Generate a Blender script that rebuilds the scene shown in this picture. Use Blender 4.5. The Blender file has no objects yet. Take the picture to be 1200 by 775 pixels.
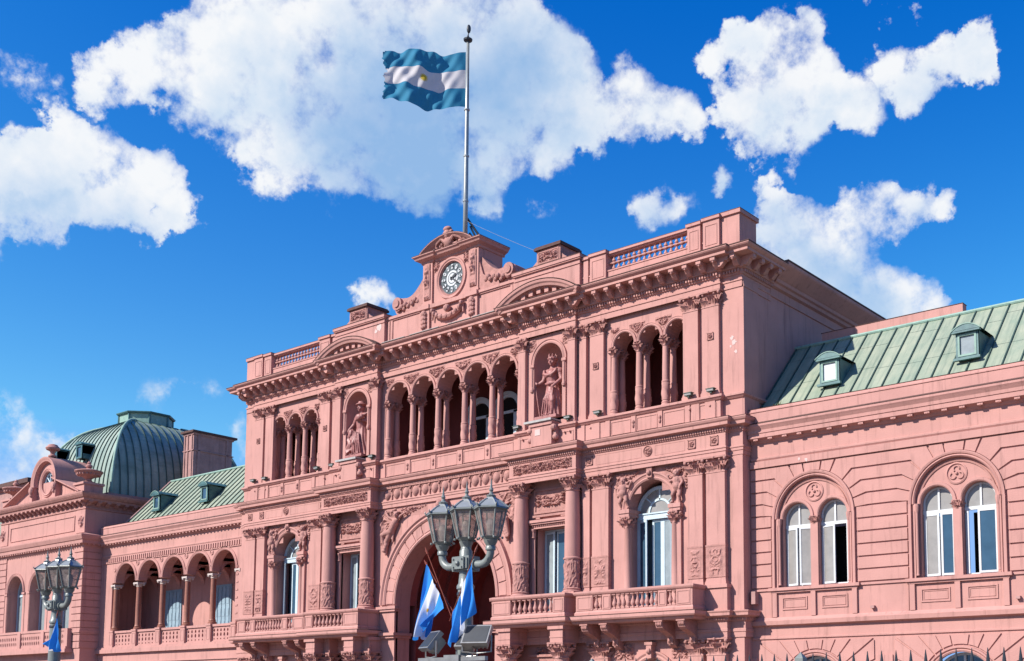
import bpy, bmesh, math, random
from mathutils import Vector, Matrix, noise
from mathutils.geometry import tessellate_polygon
PI = math.pi
R = math.radians
random.seed(7)
SC = bpy.context.scene
COL = SC.collection

# ------------------------------------------------------------------ camera
cam = bpy.data.cameras.new('camera'); co = bpy.data.objects.new('camera', cam); COL.objects.link(co)
SC.camera = co
co.location = (40.875, -38.861, 1.7)
co.rotation_euler = (PI/2 + 0.10036, 0, 0.65803)
cam.sensor_width = 36; cam.sensor_fit = 'HORIZONTAL'
cam.lens = 1345.09/1200*36
cam.shift_x = (600-729.0)/1200
cam.shift_y = (688.5-387.5)/1200
cam.clip_start = .1; cam.clip_end = 5000

# ------------------------------------------------------------------ light
SUN = Vector((.50, 1.0, -.84)).normalized()         # the way the light travels
el = math.asin(-SUN.z); az = math.atan2(-SUN.x, -SUN.y)   # azimuth of the sun, clockwise from +Y
sl = bpy.data.lights.new('sun', 'SUN'); so = bpy.data.objects.new('sun', sl); COL.objects.link(so)
sl.energy = 5.0; sl.angle = R(.5); sl.color = (1, .95, .87)
so.rotation_euler = SUN.to_track_quat('-Z', 'Y').to_euler()
SC.view_settings.view_transform = 'Standard'; SC.view_settings.look = 'None'
SC.view_settings.exposure = 0.62; SC.view_settings.gamma = 1

SKY_DUST = .35; SKY_SAT = 1.42; SKY_HUE = .494; SKY_VAL = 1.0
# each cloud puff: direction from the ground (x, y, z), angular radius, thickness
SKY_CURVE = ((2.1, 1.1), (1.037, 1.5), (1.925, .85))
PUFFS = [(-0.7858,0.4134,0.46,0.0259,1.0),(-0.7722,0.4253,0.472,0.0308,1.0),(-0.7564,0.443,0.4812,0.0344,1.0),(-0.7344,0.4678,0.4917,0.0486,1.0),(-0.7064,0.5006,0.5004,0.0632,1.0),(-0.6755,0.5408,0.5012,0.0712,1.0),(-0.642,0.5806,0.5008,0.0721,1.0),(-0.6045,0.6084,0.5143,0.0577,1.0),(-0.5844,0.6308,0.5105,0.0471,1.0),(-0.5788,0.65,0.4924,0.044,1.0),(-0.7284,0.5103,0.4572,0.0572,1.0),(-0.7578,0.4625,0.4602,0.035,0.9),(-0.6908,0.5633,0.4533,0.0621,0.9),(-0.7207,0.5459,0.4273,0.038,0.8),(-0.6724,0.5916,0.4448,0.0628,0.8),(-0.7452,0.5199,0.4175,0.0305,1.0),(-0.6399,0.6164,0.4589,0.0554,0.8),(-0.6082,0.6422,0.4666,0.0444,0.8),(-0.5604,0.6812,0.4711,0.0356,1.0),(-0.5343,0.698,0.4769,0.0341,1.0),(-0.5085,0.7208,0.4709,0.0267,1.0),(-0.4963,0.7332,0.4649,0.0164,0.8),(-0.5891,0.6726,0.4478,0.0255,0.8),(-0.6768,0.6053,0.4191,0.0314,0.6),(-0.7935,0.398,0.4604,0.0162,0.8),(-0.6429,0.6393,0.4219,0.0256,0.5),(-0.5615,0.6936,0.4513,0.0195,0.7),(-0.8397,0.377,0.3909,0.034,1.0),(-0.8146,0.3912,0.4283,0.0245,1.0),(-0.8126,0.4068,0.4175,0.0275,1.0),(-0.828,0.3929,0.4001,0.0343,1.0),(-0.8489,0.3697,0.3777,0.0339,1.0),(-0.8054,0.4372,0.4003,0.0253,1.0),(-0.7941,0.4476,0.4112,0.0211,1.0),(-0.7918,0.4646,0.3964,0.0185,1.0),(-0.7985,0.4657,0.3815,0.0172,1.0),(-0.8102,0.4553,0.3693,0.0171,1.0),(-0.8208,0.4262,0.3804,0.0294,1.0),(-0.8431,0.3924,0.3678,0.0276,1.0),(-0.8481,0.3564,0.392,0.0242,1.0),(-0.8652,0.3477,0.3613,0.0403,1.0),(-0.8239,0.3804,0.4202,0.0176,0.9),(-0.8189,0.3595,0.4473,0.0172,0.36),(-0.8096,0.3718,0.4541,0.0093,0.25),(-0.8073,0.3833,0.4487,0.0081,0.2),(-0.4673,0.7209,0.5117,0.0174,1.0),(-0.4456,0.7305,0.5175,0.026,1.0),(-0.4245,0.7403,0.5213,0.0244,1.0),(-0.4069,0.7557,0.5131,0.0244,1.0),(-0.4054,0.7662,0.4985,0.0289,1.0),(-0.4326,0.7534,0.4952,0.0364,1.0),(-0.454,0.7435,0.4911,0.0263,1.0),(-0.3966,0.7841,0.4774,0.0306,1.0),(-0.3846,0.7968,0.4661,0.0204,0.6),(-0.4252,0.7737,0.4696,0.0367,1.0),(-0.4556,0.7585,0.466,0.0266,1.0),(-0.4719,0.7461,0.4697,0.0178,1.0),(-0.4239,0.7847,0.4523,0.0251,0.9),(-0.4545,0.7695,0.4486,0.0179,0.7),(-0.4481,0.7786,0.4394,0.0119,0.5),(-0.3586,0.7965,0.4867,0.0215,0.5),(-0.343,0.8012,0.4903,0.0228,1.0),(-0.3308,0.8128,0.4795,0.0228,1.0),(-0.3449,0.8124,0.4702,0.0187,1.0),(-0.3137,0.8135,0.4897,0.024,1.0),(-0.2924,0.8194,0.493,0.0196,1.0),(-0.2885,0.8259,0.4844,0.014,1.0),(-0.3419,0.7849,0.5168,0.0141,0.7),(-0.3293,0.7879,0.5203,0.0098,0.7),(-0.3485,0.7838,0.5139,0.0099,0.6),(-0.3567,0.7691,0.5304,0.0084,0.6),(-0.4495,0.794,0.4093,0.0226,1.0),(-0.4417,0.8078,0.3902,0.0318,1.0),(-0.4299,0.8219,0.3737,0.038,1.0),(-0.4087,0.8403,0.3561,0.038,1.0),(-0.3864,0.8568,0.3414,0.0318,1.0),(-0.3665,0.87,0.3299,0.0257,1.0),(-0.4437,0.7911,0.4211,0.015,0.9),(-0.4009,0.8265,0.3952,0.021,0.9),(-0.3754,0.836,0.4003,0.0268,1.0),(-0.3544,0.8461,0.3981,0.0207,1.0),(-0.334,0.8569,0.3928,0.0162,1.0),(-0.4112,0.8239,0.3899,0.0151,0.8),(-0.3534,0.8783,0.3222,0.0166,0.8),(-0.441,0.827,0.3487,0.046,1.0),(-0.5436,0.7332,0.4085,0.0213,0.49),(-0.5291,0.7432,0.4095,0.0228,0.49),(-0.5527,0.7277,0.4061,0.0122,0.35),(-0.5141,0.7525,0.4116,0.0152,0.35),(-0.4832,0.763,0.4293,0.0136,0.36),(-0.6076,0.6834,0.4047,0.0122,0.24),(-0.7244,0.6037,0.3328,0.0168,0.64),(-0.7149,0.6185,0.3262,0.0123,0.6),(-0.8393,0.485,0.2456,0.025,0.27),(-0.8275,0.5039,0.2477,0.0208,0.27),(-0.8511,0.4666,0.2408,0.0161,0.225),(-0.8925,0.4052,0.1983,0.0326,0.336),(-0.8941,0.3889,0.222,0.0182,0.28),(-0.8829,0.4232,0.2036,0.0186,0.28),(-0.9041,0.393,0.1679,0.0239,0.315),(-0.8117,0.5442,0.2122,0.0152,0.25),(-0.623,0.6483,0.4377,0.0195,0.5),(-0.7244,0.6037,0.3328,0.0107,0.4),(-0.4649,0.7925,0.3948,0.0198,1.0),(-0.4513,0.8169,0.3591,0.0383,1.0),(-0.4245,0.8401,0.3378,0.0306,1.0),(-0.4029,0.8512,0.3362,0.0335,1.0),(-0.4631,0.8027,0.3758,0.026,1.0),(-0.6476,0.6443,0.4069,0.0197,0.4)]
GREYS = [(-0.6475,0.6048,0.4637,0.1295,1.3),(-0.6991,0.5709,0.4305,0.0819,1.0),(-0.5818,0.633,0.5106,0.0739,0.8),(-0.6734,0.5651,0.4766,0.0805,0.6),(-0.7115,0.5128,0.4804,0.0526,0.35),(-0.8394,0.4036,0.364,0.0514,0.8),(-0.8579,0.3622,0.3644,0.0439,0.7),(-0.8172,0.4454,0.3657,0.0362,0.7),(-0.674,0.6121,0.4136,0.0555,1.0),(-0.437,0.7543,0.49,0.0405,0.55),(-0.5488,0.6999,0.4571,0.0554,0.5),(-0.4481,0.8116,0.3749,0.0494,0.9),(-0.3931,0.8548,0.3387,0.0563,1.0),(-0.4215,0.8349,0.3539,0.0494,1.0),(-0.4561,0.7916,0.4067,0.042,0.8),(-0.3657,0.8464,0.387,0.0414,0.7),(-0.5364,0.7413,0.4035,0.0424,1.0),(-0.3311,0.8207,0.4656,0.0332,0.6),(-0.8404,0.4858,0.2403,0.0409,1.0),(-0.8945,0.4068,0.1855,0.0394,0.9),(-0.484,0.7642,0.4264,0.0209,0.9)]
W = bpy.data.worlds.new('World'); SC.world = W; W.use_nodes = True
def build_world():
    N = W.node_tree.nodes; L = W.node_tree.links; N.clear()
    main = (N, L)
    def vm(op, a, b=None, s=None):
        n = N.new('ShaderNodeVectorMath'); n.operation = op
        for i, v in enumerate((a, b)):
            if v is None: continue
            if isinstance(v, (tuple, list, Vector)): n.inputs[i].default_value = tuple(v)
            else: L.new(v, n.inputs[i])
        if s is not None: n.inputs['Scale'].default_value = s
        return n.outputs['Value'] if op in ('DISTANCE', 'DOT_PRODUCT') else n.outputs['Vector']
    def ma(op, a, b=None, c=None, clamp=False):
        n = N.new('ShaderNodeMath'); n.operation = op; n.use_clamp = clamp
        for i, v in enumerate((a, b, c)):
            if v is None: continue
            if isinstance(v, (int, float)): n.inputs[i].default_value = v
            else: L.new(v, n.inputs[i])
        return n.outputs[0]
    def noi(v, sc, det, rough):
        n = N.new('ShaderNodeTexNoise'); n.inputs['Scale'].default_value = sc
        n.inputs['Detail'].default_value = det; n.inputs['Roughness'].default_value = rough
        L.new(v, n.inputs['Vector']); return n
    def smooth(v, a, b):
        n = N.new('ShaderNodeMapRange'); n.interpolation_type = 'SMOOTHSTEP'
        n.inputs['From Min'].default_value = a; n.inputs['From Max'].default_value = b
        L.new(v, n.inputs['Value']); return n.outputs[0]
    def mixc(f, a, b):
        n = N.new('ShaderNodeMix'); n.data_type = 'RGBA'; L.new(f, n.inputs['Factor'])
        for k, v in (('A', a), ('B', b)):
            if isinstance(v, tuple): n.inputs[k].default_value = v
            else: L.new(v, n.inputs[k])
        return n.outputs['Result']
    V = N.new('ShaderNodeTexCoord').outputs['Generated']
    sky = N.new('ShaderNodeTexSky'); sky.sky_type = 'NISHITA'; sky.sun_disc = False
    sky.sun_elevation = el; sky.sun_rotation = az; sky.altitude = 0
    sky.air_density = 1.0; sky.dust_density = SKY_DUST; sky.ozone_density = 3.2
    hs = N.new('ShaderNodeHueSaturation'); hs.inputs['Saturation'].default_value = SKY_SAT; hs.inputs['Hue'].default_value = SKY_HUE
    hs.inputs['Value'].default_value = SKY_VAL
    L.new(sky.outputs[0], hs.inputs['Color'])
    sx = N.new('ShaderNodeSeparateXYZ'); L.new(hs.outputs[0], sx.inputs[0]); cx = N.new('ShaderNodeCombineXYZ')
    for i, (k, g) in enumerate(SKY_CURVE): L.new(ma('MULTIPLY', ma('POWER', sx.outputs[i], g), k), cx.inputs[i])
    vmn = vm('MINIMUM', cx.outputs[0], (2.3, 4.1, 7.6)); SKY = vmn
    def bgn(c):
        b = N.new('ShaderNodeBackground'); b.inputs['Strength'].default_value = .083
        if isinstance(c, tuple): b.inputs[0].default_value = c
        else: L.new(c, b.inputs[0])
        return b.outputs[0]
    def blobs(v, P):
        acc = None
        for (x, y, z, r, s) in P:
            f = ma('MAXIMUM', ma('MULTIPLY_ADD', vm('DISTANCE', v, (x, y, z)), -s/r, s), 0)
            acc = f if acc is None else ma('ADD', acc, f)
        return acc
    cnt = [0]
    VM, SKYM = V, SKY
    def leaf(P):
        nonlocal N, L, V, SKY
        if not P: return bgn(SKY)
        g = bpy.data.node_groups.new('cloud_patch', 'ShaderNodeTree')
        g.interface.new_socket('V', in_out='INPUT', socket_type='NodeSocketVector')
        g.interface.new_socket('Sky', in_out='INPUT', socket_type='NodeSocketColor')
        g.interface.new_socket('Background', in_out='OUTPUT', socket_type='NodeSocketShader')
        N, L = g.nodes, g.links; gi = N.new('NodeGroupInput'); V, SKY = gi.outputs[0], gi.outputs[1]
        L.new(patch(P), N.new('NodeGroupOutput').inputs[0])
        N, L = main; V, SKY = VM, SKYM
        n = N.new('ShaderNodeGroup'); n.node_tree = g; L.new(V, n.inputs[0]); L.new(SKY, n.inputs[1]); return n.outputs[0]
    def patch(P):
        cnt[0] += 1; e = cnt[0]*1e-6
        w = noi(V, 17+e, 6, .62)
        V2 = vm('ADD', V, vm('SCALE', vm('SUBTRACT', w.outputs['Color'], (.5, .5, .5)), s=.078+e*.01))
        fld = blobs(V2, P)
        acc = ma('DIVIDE', fld, ma('ADD', fld, .50+e))
        n1 = noi(V, 34+e, 10, .66)
        n2 = noi(V, 8+e, 2, .5)
        n3 = noi(V, 15+e, 5, .55)
        vo = N.new('ShaderNodeTexVoronoi'); vo.inputs['Scale'].default_value = 34+e*3; vo.inputs['Detail'].default_value = 3; vo.inputs['Roughness'].default_value = .6; vo.normalize = True
        L.new(V, vo.inputs['Vector'])
        tot = ma('ADD', ma('ADD', acc, ma('MULTIPLY_ADD', n1.outputs['Fac'], 1.35, -.675)), ma('MULTIPLY_ADD', vo.outputs['Distance'], -.75, .27))
        tot = ma('ADD', tot, ma('MULTIPLY_ADD', n3.outputs['Fac'], 1.5, -.78))
        tot = ma('MULTIPLY', tot, ma('MULTIPLY', acc, 3.0, clamp=True))
        cov = ma('POWER', smooth(tot, .02, .70), .9)
        V3 = vm('ADD', V2, (-.010, -.006, .036))
        up = blobs(V3, P); up = ma('DIVIDE', up, ma('ADD', up, .8))
        n4 = noi(vm('ADD', V, (-.005, -.003, .014)), 15+e*2, 5, .55)
        vo2 = N.new('ShaderNodeTexVoronoi'); vo2.inputs['Scale'].default_value = 34+e*4; vo2.inputs['Detail'].default_value = 2; vo2.normalize = True
        L.new(vm('ADD', V, (-.002, -.001, .007)), vo2.inputs['Vector'])
        rel = ma('ADD', ma('MULTIPLY', ma('SUBTRACT', n4.outputs['Fac'], n3.outputs['Fac']), 1.5), ma('MULTIPLY', ma('SUBTRACT', vo.outputs['Distance'], vo2.outputs['Distance']), .35))
        sh = ma('ADD', ma('MULTIPLY', smooth(up, .15, .85), .42), ma('MULTIPLY_ADD', n3.outputs['Fac'], .9, -.42))
        sh = ma('ADD', sh, rel)
        GP = [g for g in GREYS if any((Vector(g[:3])-Vector(p[:3])).length < g[3]+p[3] for p in P)]
        if GP:
            gr_ = blobs(V2, GP); gs = smooth(ma('ADD', gr_, ma('MULTIPLY_ADD', n3.outputs['Fac'], .8, -.4)), -.2, 1.9)
            sh = ma('ADD', sh, ma('MULTIPLY', gs, .66))
            cov = ma('MULTIPLY', cov, ma('MULTIPLY_ADD', gs, -.22, 1.0, clamp=True))
        c = mixc(ma('MULTIPLY', sh, 2.0, clamp=True), (7.3, 7.45, 7.65, 1), (4.9, 5.9, 7.1, 1))
        c = mixc(ma('MULTIPLY_ADD', sh, 2.0, -1.0, clamp=True), c, (2.9, 4.5, 6.5, 1))
        return bgn(mixc(cov, SKY, c))
    def half(n, c, a, b):
        d = vm('DOT_PRODUCT', V, n); f = ma('GREATER_THAN', d, c)
        m = N.new('ShaderNodeMixShader'); L.new(f, m.inputs[0]); L.new(a, m.inputs[1]); L.new(b, m.inputs[2]); return m.outputs[0]
    PAD = .055
    axes = [Vector((.79, .61, 0)), Vector((0, 0, 1))]
    def tree(P, depth):
        if len(P) <= 5 or depth == 0: return leaf(P)
        best = None
        for n in axes:
            ds = sorted(Vector(p[:3]).dot(n) for p in P)
            for c in (ds[len(ds)//3], ds[len(ds)//2], ds[2*len(ds)//3]):
                A = [p for p in P if Vector(p[:3]).dot(n) < c+p[3]+PAD]; B = [p for p in P if Vector(p[:3]).dot(n) > c-p[3]-PAD]
                k = max(len(A), len(B))
                if best is None or k < best[0]: best = (k, n, c, A, B)
        k, n, c, A, B = best
        if k > len(P)-1: return leaf(P)
        return half(n, c, tree(A, depth-1), tree(B, depth-1))
    ctr = Vector((0, 0, 0))
    for p in PUFFS: ctr += Vector(p[:3])
    ctr.normalize(); cmin = min(Vector(p[:3]).normalized().dot(ctr) for p in PUFFS)
    sh_ = half(ctr, math.cos(math.acos(cmin)+.14), bgn(SKY), tree(PUFFS, 5))
    out = N.new('ShaderNodeOutputWorld'); L.new(sh_, out.inputs[0])
    print('cloud leaves', cnt[0], 'nodes', len(N))
    W.cycles.sampling_method = 'MANUAL'; W.cycles.sample_map_resolution = 256
build_world()

# ------------------------------------------------------------------ materials
def lin(*c): return tuple((v/255/12.92 if v/255 <= .04045 else ((v/255+.055)/1.055)**2.4) for v in c) + (1,)
def mat(name, base, rough=.8, metal=0, var=0, vscale=3, dark=None, bump=0, bscale=30, spec=.3, streak=0, stretch=(1, 1, 1)):
    m = bpy.data.materials.new(name); m.use_nodes = True; nt = m.node_tree; N = nt.nodes; L = nt.links
    b = N['Principled BSDF']; b.inputs['Roughness'].default_value = rough; b.inputs['Metallic'].default_value = metal
    b.inputs['Specular IOR Level'].default_value = spec
    base = tuple(v*.74 for v in base[:3])+(1,); dark = tuple(v*.74 for v in dark[:3])+(1,) if dark else None
    b.inputs['Base Color'].default_value = base
    geo = N.new('ShaderNodeNewGeometry'); pos = geo.outputs['Position']
    if var or streak:
        n = N.new('ShaderNodeTexNoise'); n.inputs['Scale'].default_value = vscale; n.inputs['Detail'].default_value = 6; n.inputs['Roughness'].default_value = .65
        mp = N.new('ShaderNodeMapping'); mp.inputs['Scale'].default_value = stretch
        L.new(pos, mp.inputs[0]); L.new(mp.outputs[0], n.inputs['Vector'])
        r = N.new('ShaderNodeMapRange'); r.inputs['From Min'].default_value = .3; r.inputs['From Max'].default_value = .7
        L.new(n.outputs['Fac'], r.inputs['Value'])
        mix = N.new('ShaderNodeMix'); mix.data_type = 'RGBA'
        mix.inputs['A'].default_value = base
        mix.inputs['B'].default_value = dark or tuple(v*(1-var) for v in base[:3]) + (1,)
        L.new(r.outputs[0], mix.inputs['Factor']); outc = mix.outputs['Result']
        if streak:
            n2 = N.new('ShaderNodeTexNoise'); n2.inputs['Scale'].default_value = 1; n2.inputs['Detail'].default_value = 5; n2.inputs['Roughness'].default_value = .7
            mp2 = N.new('ShaderNodeMapping'); mp2.inputs['Scale'].default_value = (4.5, 4.5, .35)
            L.new(pos, mp2.inputs[0]); L.new(mp2.outputs[0], n2.inputs['Vector'])
            r2 = N.new('ShaderNodeMapRange'); r2.inputs['From Min'].default_value = .53; r2.inputs['From Max'].default_value = .80
            r2.inputs['To Max'].default_value = streak
            L.new(n2.outputs['Fac'], r2.inputs['Value'])
            m2 = N.new('ShaderNodeMix'); m2.data_type = 'RGBA'; L.new(outc, m2.inputs['A'])
            m2.inputs['B'].default_value = tuple(v*.42 for v in base[:3]) + (1,)
            L.new(r2.outputs[0], m2.inputs['Factor']); outc = m2.outputs['Result']
        L.new(outc, b.inputs['Base Color'])
    if name in ('patinated_copper', 'grey_blue_copper'):   # every sheet has weathered a little differently, with runs down the slope
        sx = N.new('ShaderNodeSeparateXYZ'); L.new(pos, sx.inputs[0])
        dv = N.new('ShaderNodeMath'); dv.operation = 'DIVIDE'; dv.inputs[1].default_value = .665; L.new(sx.outputs[0], dv.inputs[0])
        fl = N.new('ShaderNodeMath'); fl.operation = 'FLOOR'; L.new(dv.outputs[0], fl.inputs[0])
        wn = N.new('ShaderNodeTexWhiteNoise'); wn.noise_dimensions = '1D'; L.new(fl.outputs[0], wn.inputs['W'])
        n5 = N.new('ShaderNodeTexNoise'); n5.inputs['Scale'].default_value = 1; n5.inputs['Detail'].default_value = 6; n5.inputs['Roughness'].default_value = .7
        mp5 = N.new('ShaderNodeMapping'); mp5.inputs['Scale'].default_value = (7, .5, .5); L.new(pos, mp5.inputs[0]); L.new(mp5.outputs[0], n5.inputs['Vector'])
        r5 = N.new('ShaderNodeMapRange'); r5.inputs['From Min'].default_value = .48; r5.inputs['From Max'].default_value = .75; r5.inputs['To Max'].default_value = .7; L.new(n5.outputs['Fac'], r5.inputs['Value'])
        f5 = N.new('ShaderNodeMath'); f5.operation = 'MULTIPLY_ADD'; f5.inputs[1].default_value = .22; f5.use_clamp = True; L.new(wn.outputs['Value'], f5.inputs[0]); L.new(r5.outputs[0], f5.inputs[2])
        m5 = N.new('ShaderNodeMix'); m5.data_type = 'RGBA'; L.new(f5.outputs[0], m5.inputs['Factor']); L.new(outc, m5.inputs['A']); m5.inputs['B'].default_value = (.10, .145, .11, 1); L.new(m5.outputs['Result'], b.inputs['Base Color'])
    if bump:
        n = N.new('ShaderNodeTexNoise'); n.inputs['Scale'].default_value = bscale; n.inputs['Detail'].default_value = 4
        L.new(pos, n.inputs['Vector'])
        bp = N.new('ShaderNodeBump'); bp.inputs['Strength'].default_value = bump; bp.inputs['Distance'].default_value = .02
        L.new(n.outputs['Fac'], bp.inputs['Height']); L.new(bp.outputs[0], b.inputs['Normal'])
    return m
PINKB = (.655, .335, .295, 1)
PINK = mat('pink_stucco', PINKB, .85, var=.16, vscale=.7, bump=.3, bscale=22, streak=.78)
PINKC = mat('carved_pink_stone', (.60, .295, .258, 1), .8, var=.36, vscale=5, bump=.5, bscale=16)
PINKD = mat('weathered_pink_stucco', (.58, .33, .305, 1), .9, var=.35, vscale=1.6, bump=.3, bscale=12, streak=.8)
PIER = mat('brown_pink_column', (.42, .17, .12, 1), .5, var=.25, vscale=6, bump=.15)
CAPW = mat('pale_stone_capital', (.72, .60, .55, 1), .7, var=.2, vscale=8)
FLASH = mat('lead_flashing', (.55, .52, .50, 1), .5, var=.3, vscale=5)
DIRT = mat('sooty_coping', (.16, .085, .075, 1), .9, var=.4, vscale=5, bump=.4)
COPR = mat('patinated_copper', (.43, .45, .33, 1), .6, metal=0, var=.3, vscale=1.6, dark=(.28, .35, .26, 1), bump=.3, bscale=5, spec=.5, stretch=(1, 1, .5))
INTR2 = mat('shade_coloured_gallery_wall', (.22, .055, .05, 1), .9, var=.3, vscale=1)  # pink wall darkened in its colour to stand for gallery shade
COPB = mat('grey_blue_copper', (.42, .50, .42, 1), .55, var=.4, vscale=1.4, dark=(.20, .31, .29, 1), bump=.3, bscale=5, spec=.5, stretch=(1, 1, .3))
COPS = mat('copper_seam', (.06, .12, .10, 1), .55, var=.4, vscale=4, spec=.5)
COPD = mat('dark_patina_copper', (.10, .24, .23, 1), .5, var=.5, vscale=2.5, dark=(.03, .10, .12, 1), spec=.5, bump=.2, bscale=6)
PALEG = mat('pale_verdigris', (.34, .52, .44, 1), .6, var=.3, vscale=4)
WFR = mat('pale_blue_paint', (.66, .80, .87, 1), .5, var=.12, vscale=4)
WFR2 = mat('white_paint', (.78, .80, .82, 1), .5, var=.1, vscale=4)
CURT = mat('grey_curtain_glass', (.40, .38, .36, 1), .25, var=.25, vscale=2, spec=.6)
GLASS = mat('blue_reflecting_glass', (.055, .125, .20, 1), .06, var=.3, vscale=1.2, spec=.9)
GLASSP = mat('pale_lit_glass', (.38, .44, .46, 1), .2, var=.3, vscale=2, spec=.7)  # paler copy of the glass, the light on it put into the colour
BLACK = mat('painted_room_darkness', (.012, .010, .011, 1), .9)  # near-black colour stands in for the darkness of rooms
ROOMC = mat('curtained_room', (.26, .34, .39, 1), .9, var=.4, vscale=1.5, stretch=(6, 6, .4))
INTR = mat('shade_coloured_porch_wall', (.40, .10, .09, 1), .9, var=.3, vscale=1)  # deeper than the pink stucco: porch shade is put into the colour
IRON = mat('grey_green_lamp_paint', (.25, .275, .26, 1), .38, var=.25, vscale=9, bump=.15, bscale=40, spec=.5)
IROND = mat('dark_iron', (.035, .04, .05, 1), .45, var=.3, vscale=8, spec=.5)
STEEL = mat('grey_steel', (.46, .48, .47, 1), .35, var=.25, vscale=3, spec=.6, metal=.3)
ALU = mat('aluminium_lamp_housing', (.42, .41, .40, 1), .35, metal=.5, var=.3, vscale=8)
PAVE = mat('paving', (.34, .26, .20, 1), .85, var=.25, vscale=.8)
ROAD = mat('asphalt', (.05, .05, .052, 1), .85, var=.3, vscale=3)
LEAF = mat('weed_leaf', (.28, .33, .04, 1), .7, var=.3)
WOOD = mat('red_brown_stick', (.25, .06, .04, 1), .5)
def lantern_glass():
    m = bpy.data.materials.new('lantern_glass'); m.use_nodes = True; nt = m.node_tree; N = nt.nodes; L = nt.links; N.clear()
    o = N.new('ShaderNodeOutputMaterial'); mx = N.new('ShaderNodeMixShader'); t = N.new('ShaderNodeBsdfTransparent'); p = N.new('ShaderNodeBsdfPrincipled')
    p.inputs['Base Color'].default_value = (.30, .25, .235, 1); p.inputs['Roughness'].default_value = .3
    t.inputs[0].default_value = (.86, .84, .82, 1)
    n = N.new('ShaderNodeTexNoise'); n.inputs['Scale'].default_value = 11; n.inputs['Detail'].default_value = 5
    g = N.new('ShaderNodeNewGeometry'); L.new(g.outputs['Position'], n.inputs['Vector'])
    r = N.new('ShaderNodeMapRange'); r.inputs['From Min'].default_value = .35; r.inputs['From Max'].default_value = .7
    r.inputs['To Min'].default_value = .35; r.inputs['To Max'].default_value = .72
    L.new(n.outputs['Fac'], r.inputs['Value']); L.new(r.outputs[0], mx.inputs[0])
    L.new(t.outputs[0], mx.inputs[1]); L.new(p.outputs[0], mx.inputs[2]); L.new(mx.outputs[0], o.inputs[0])
    return m
LGL = lantern_glass()

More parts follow.
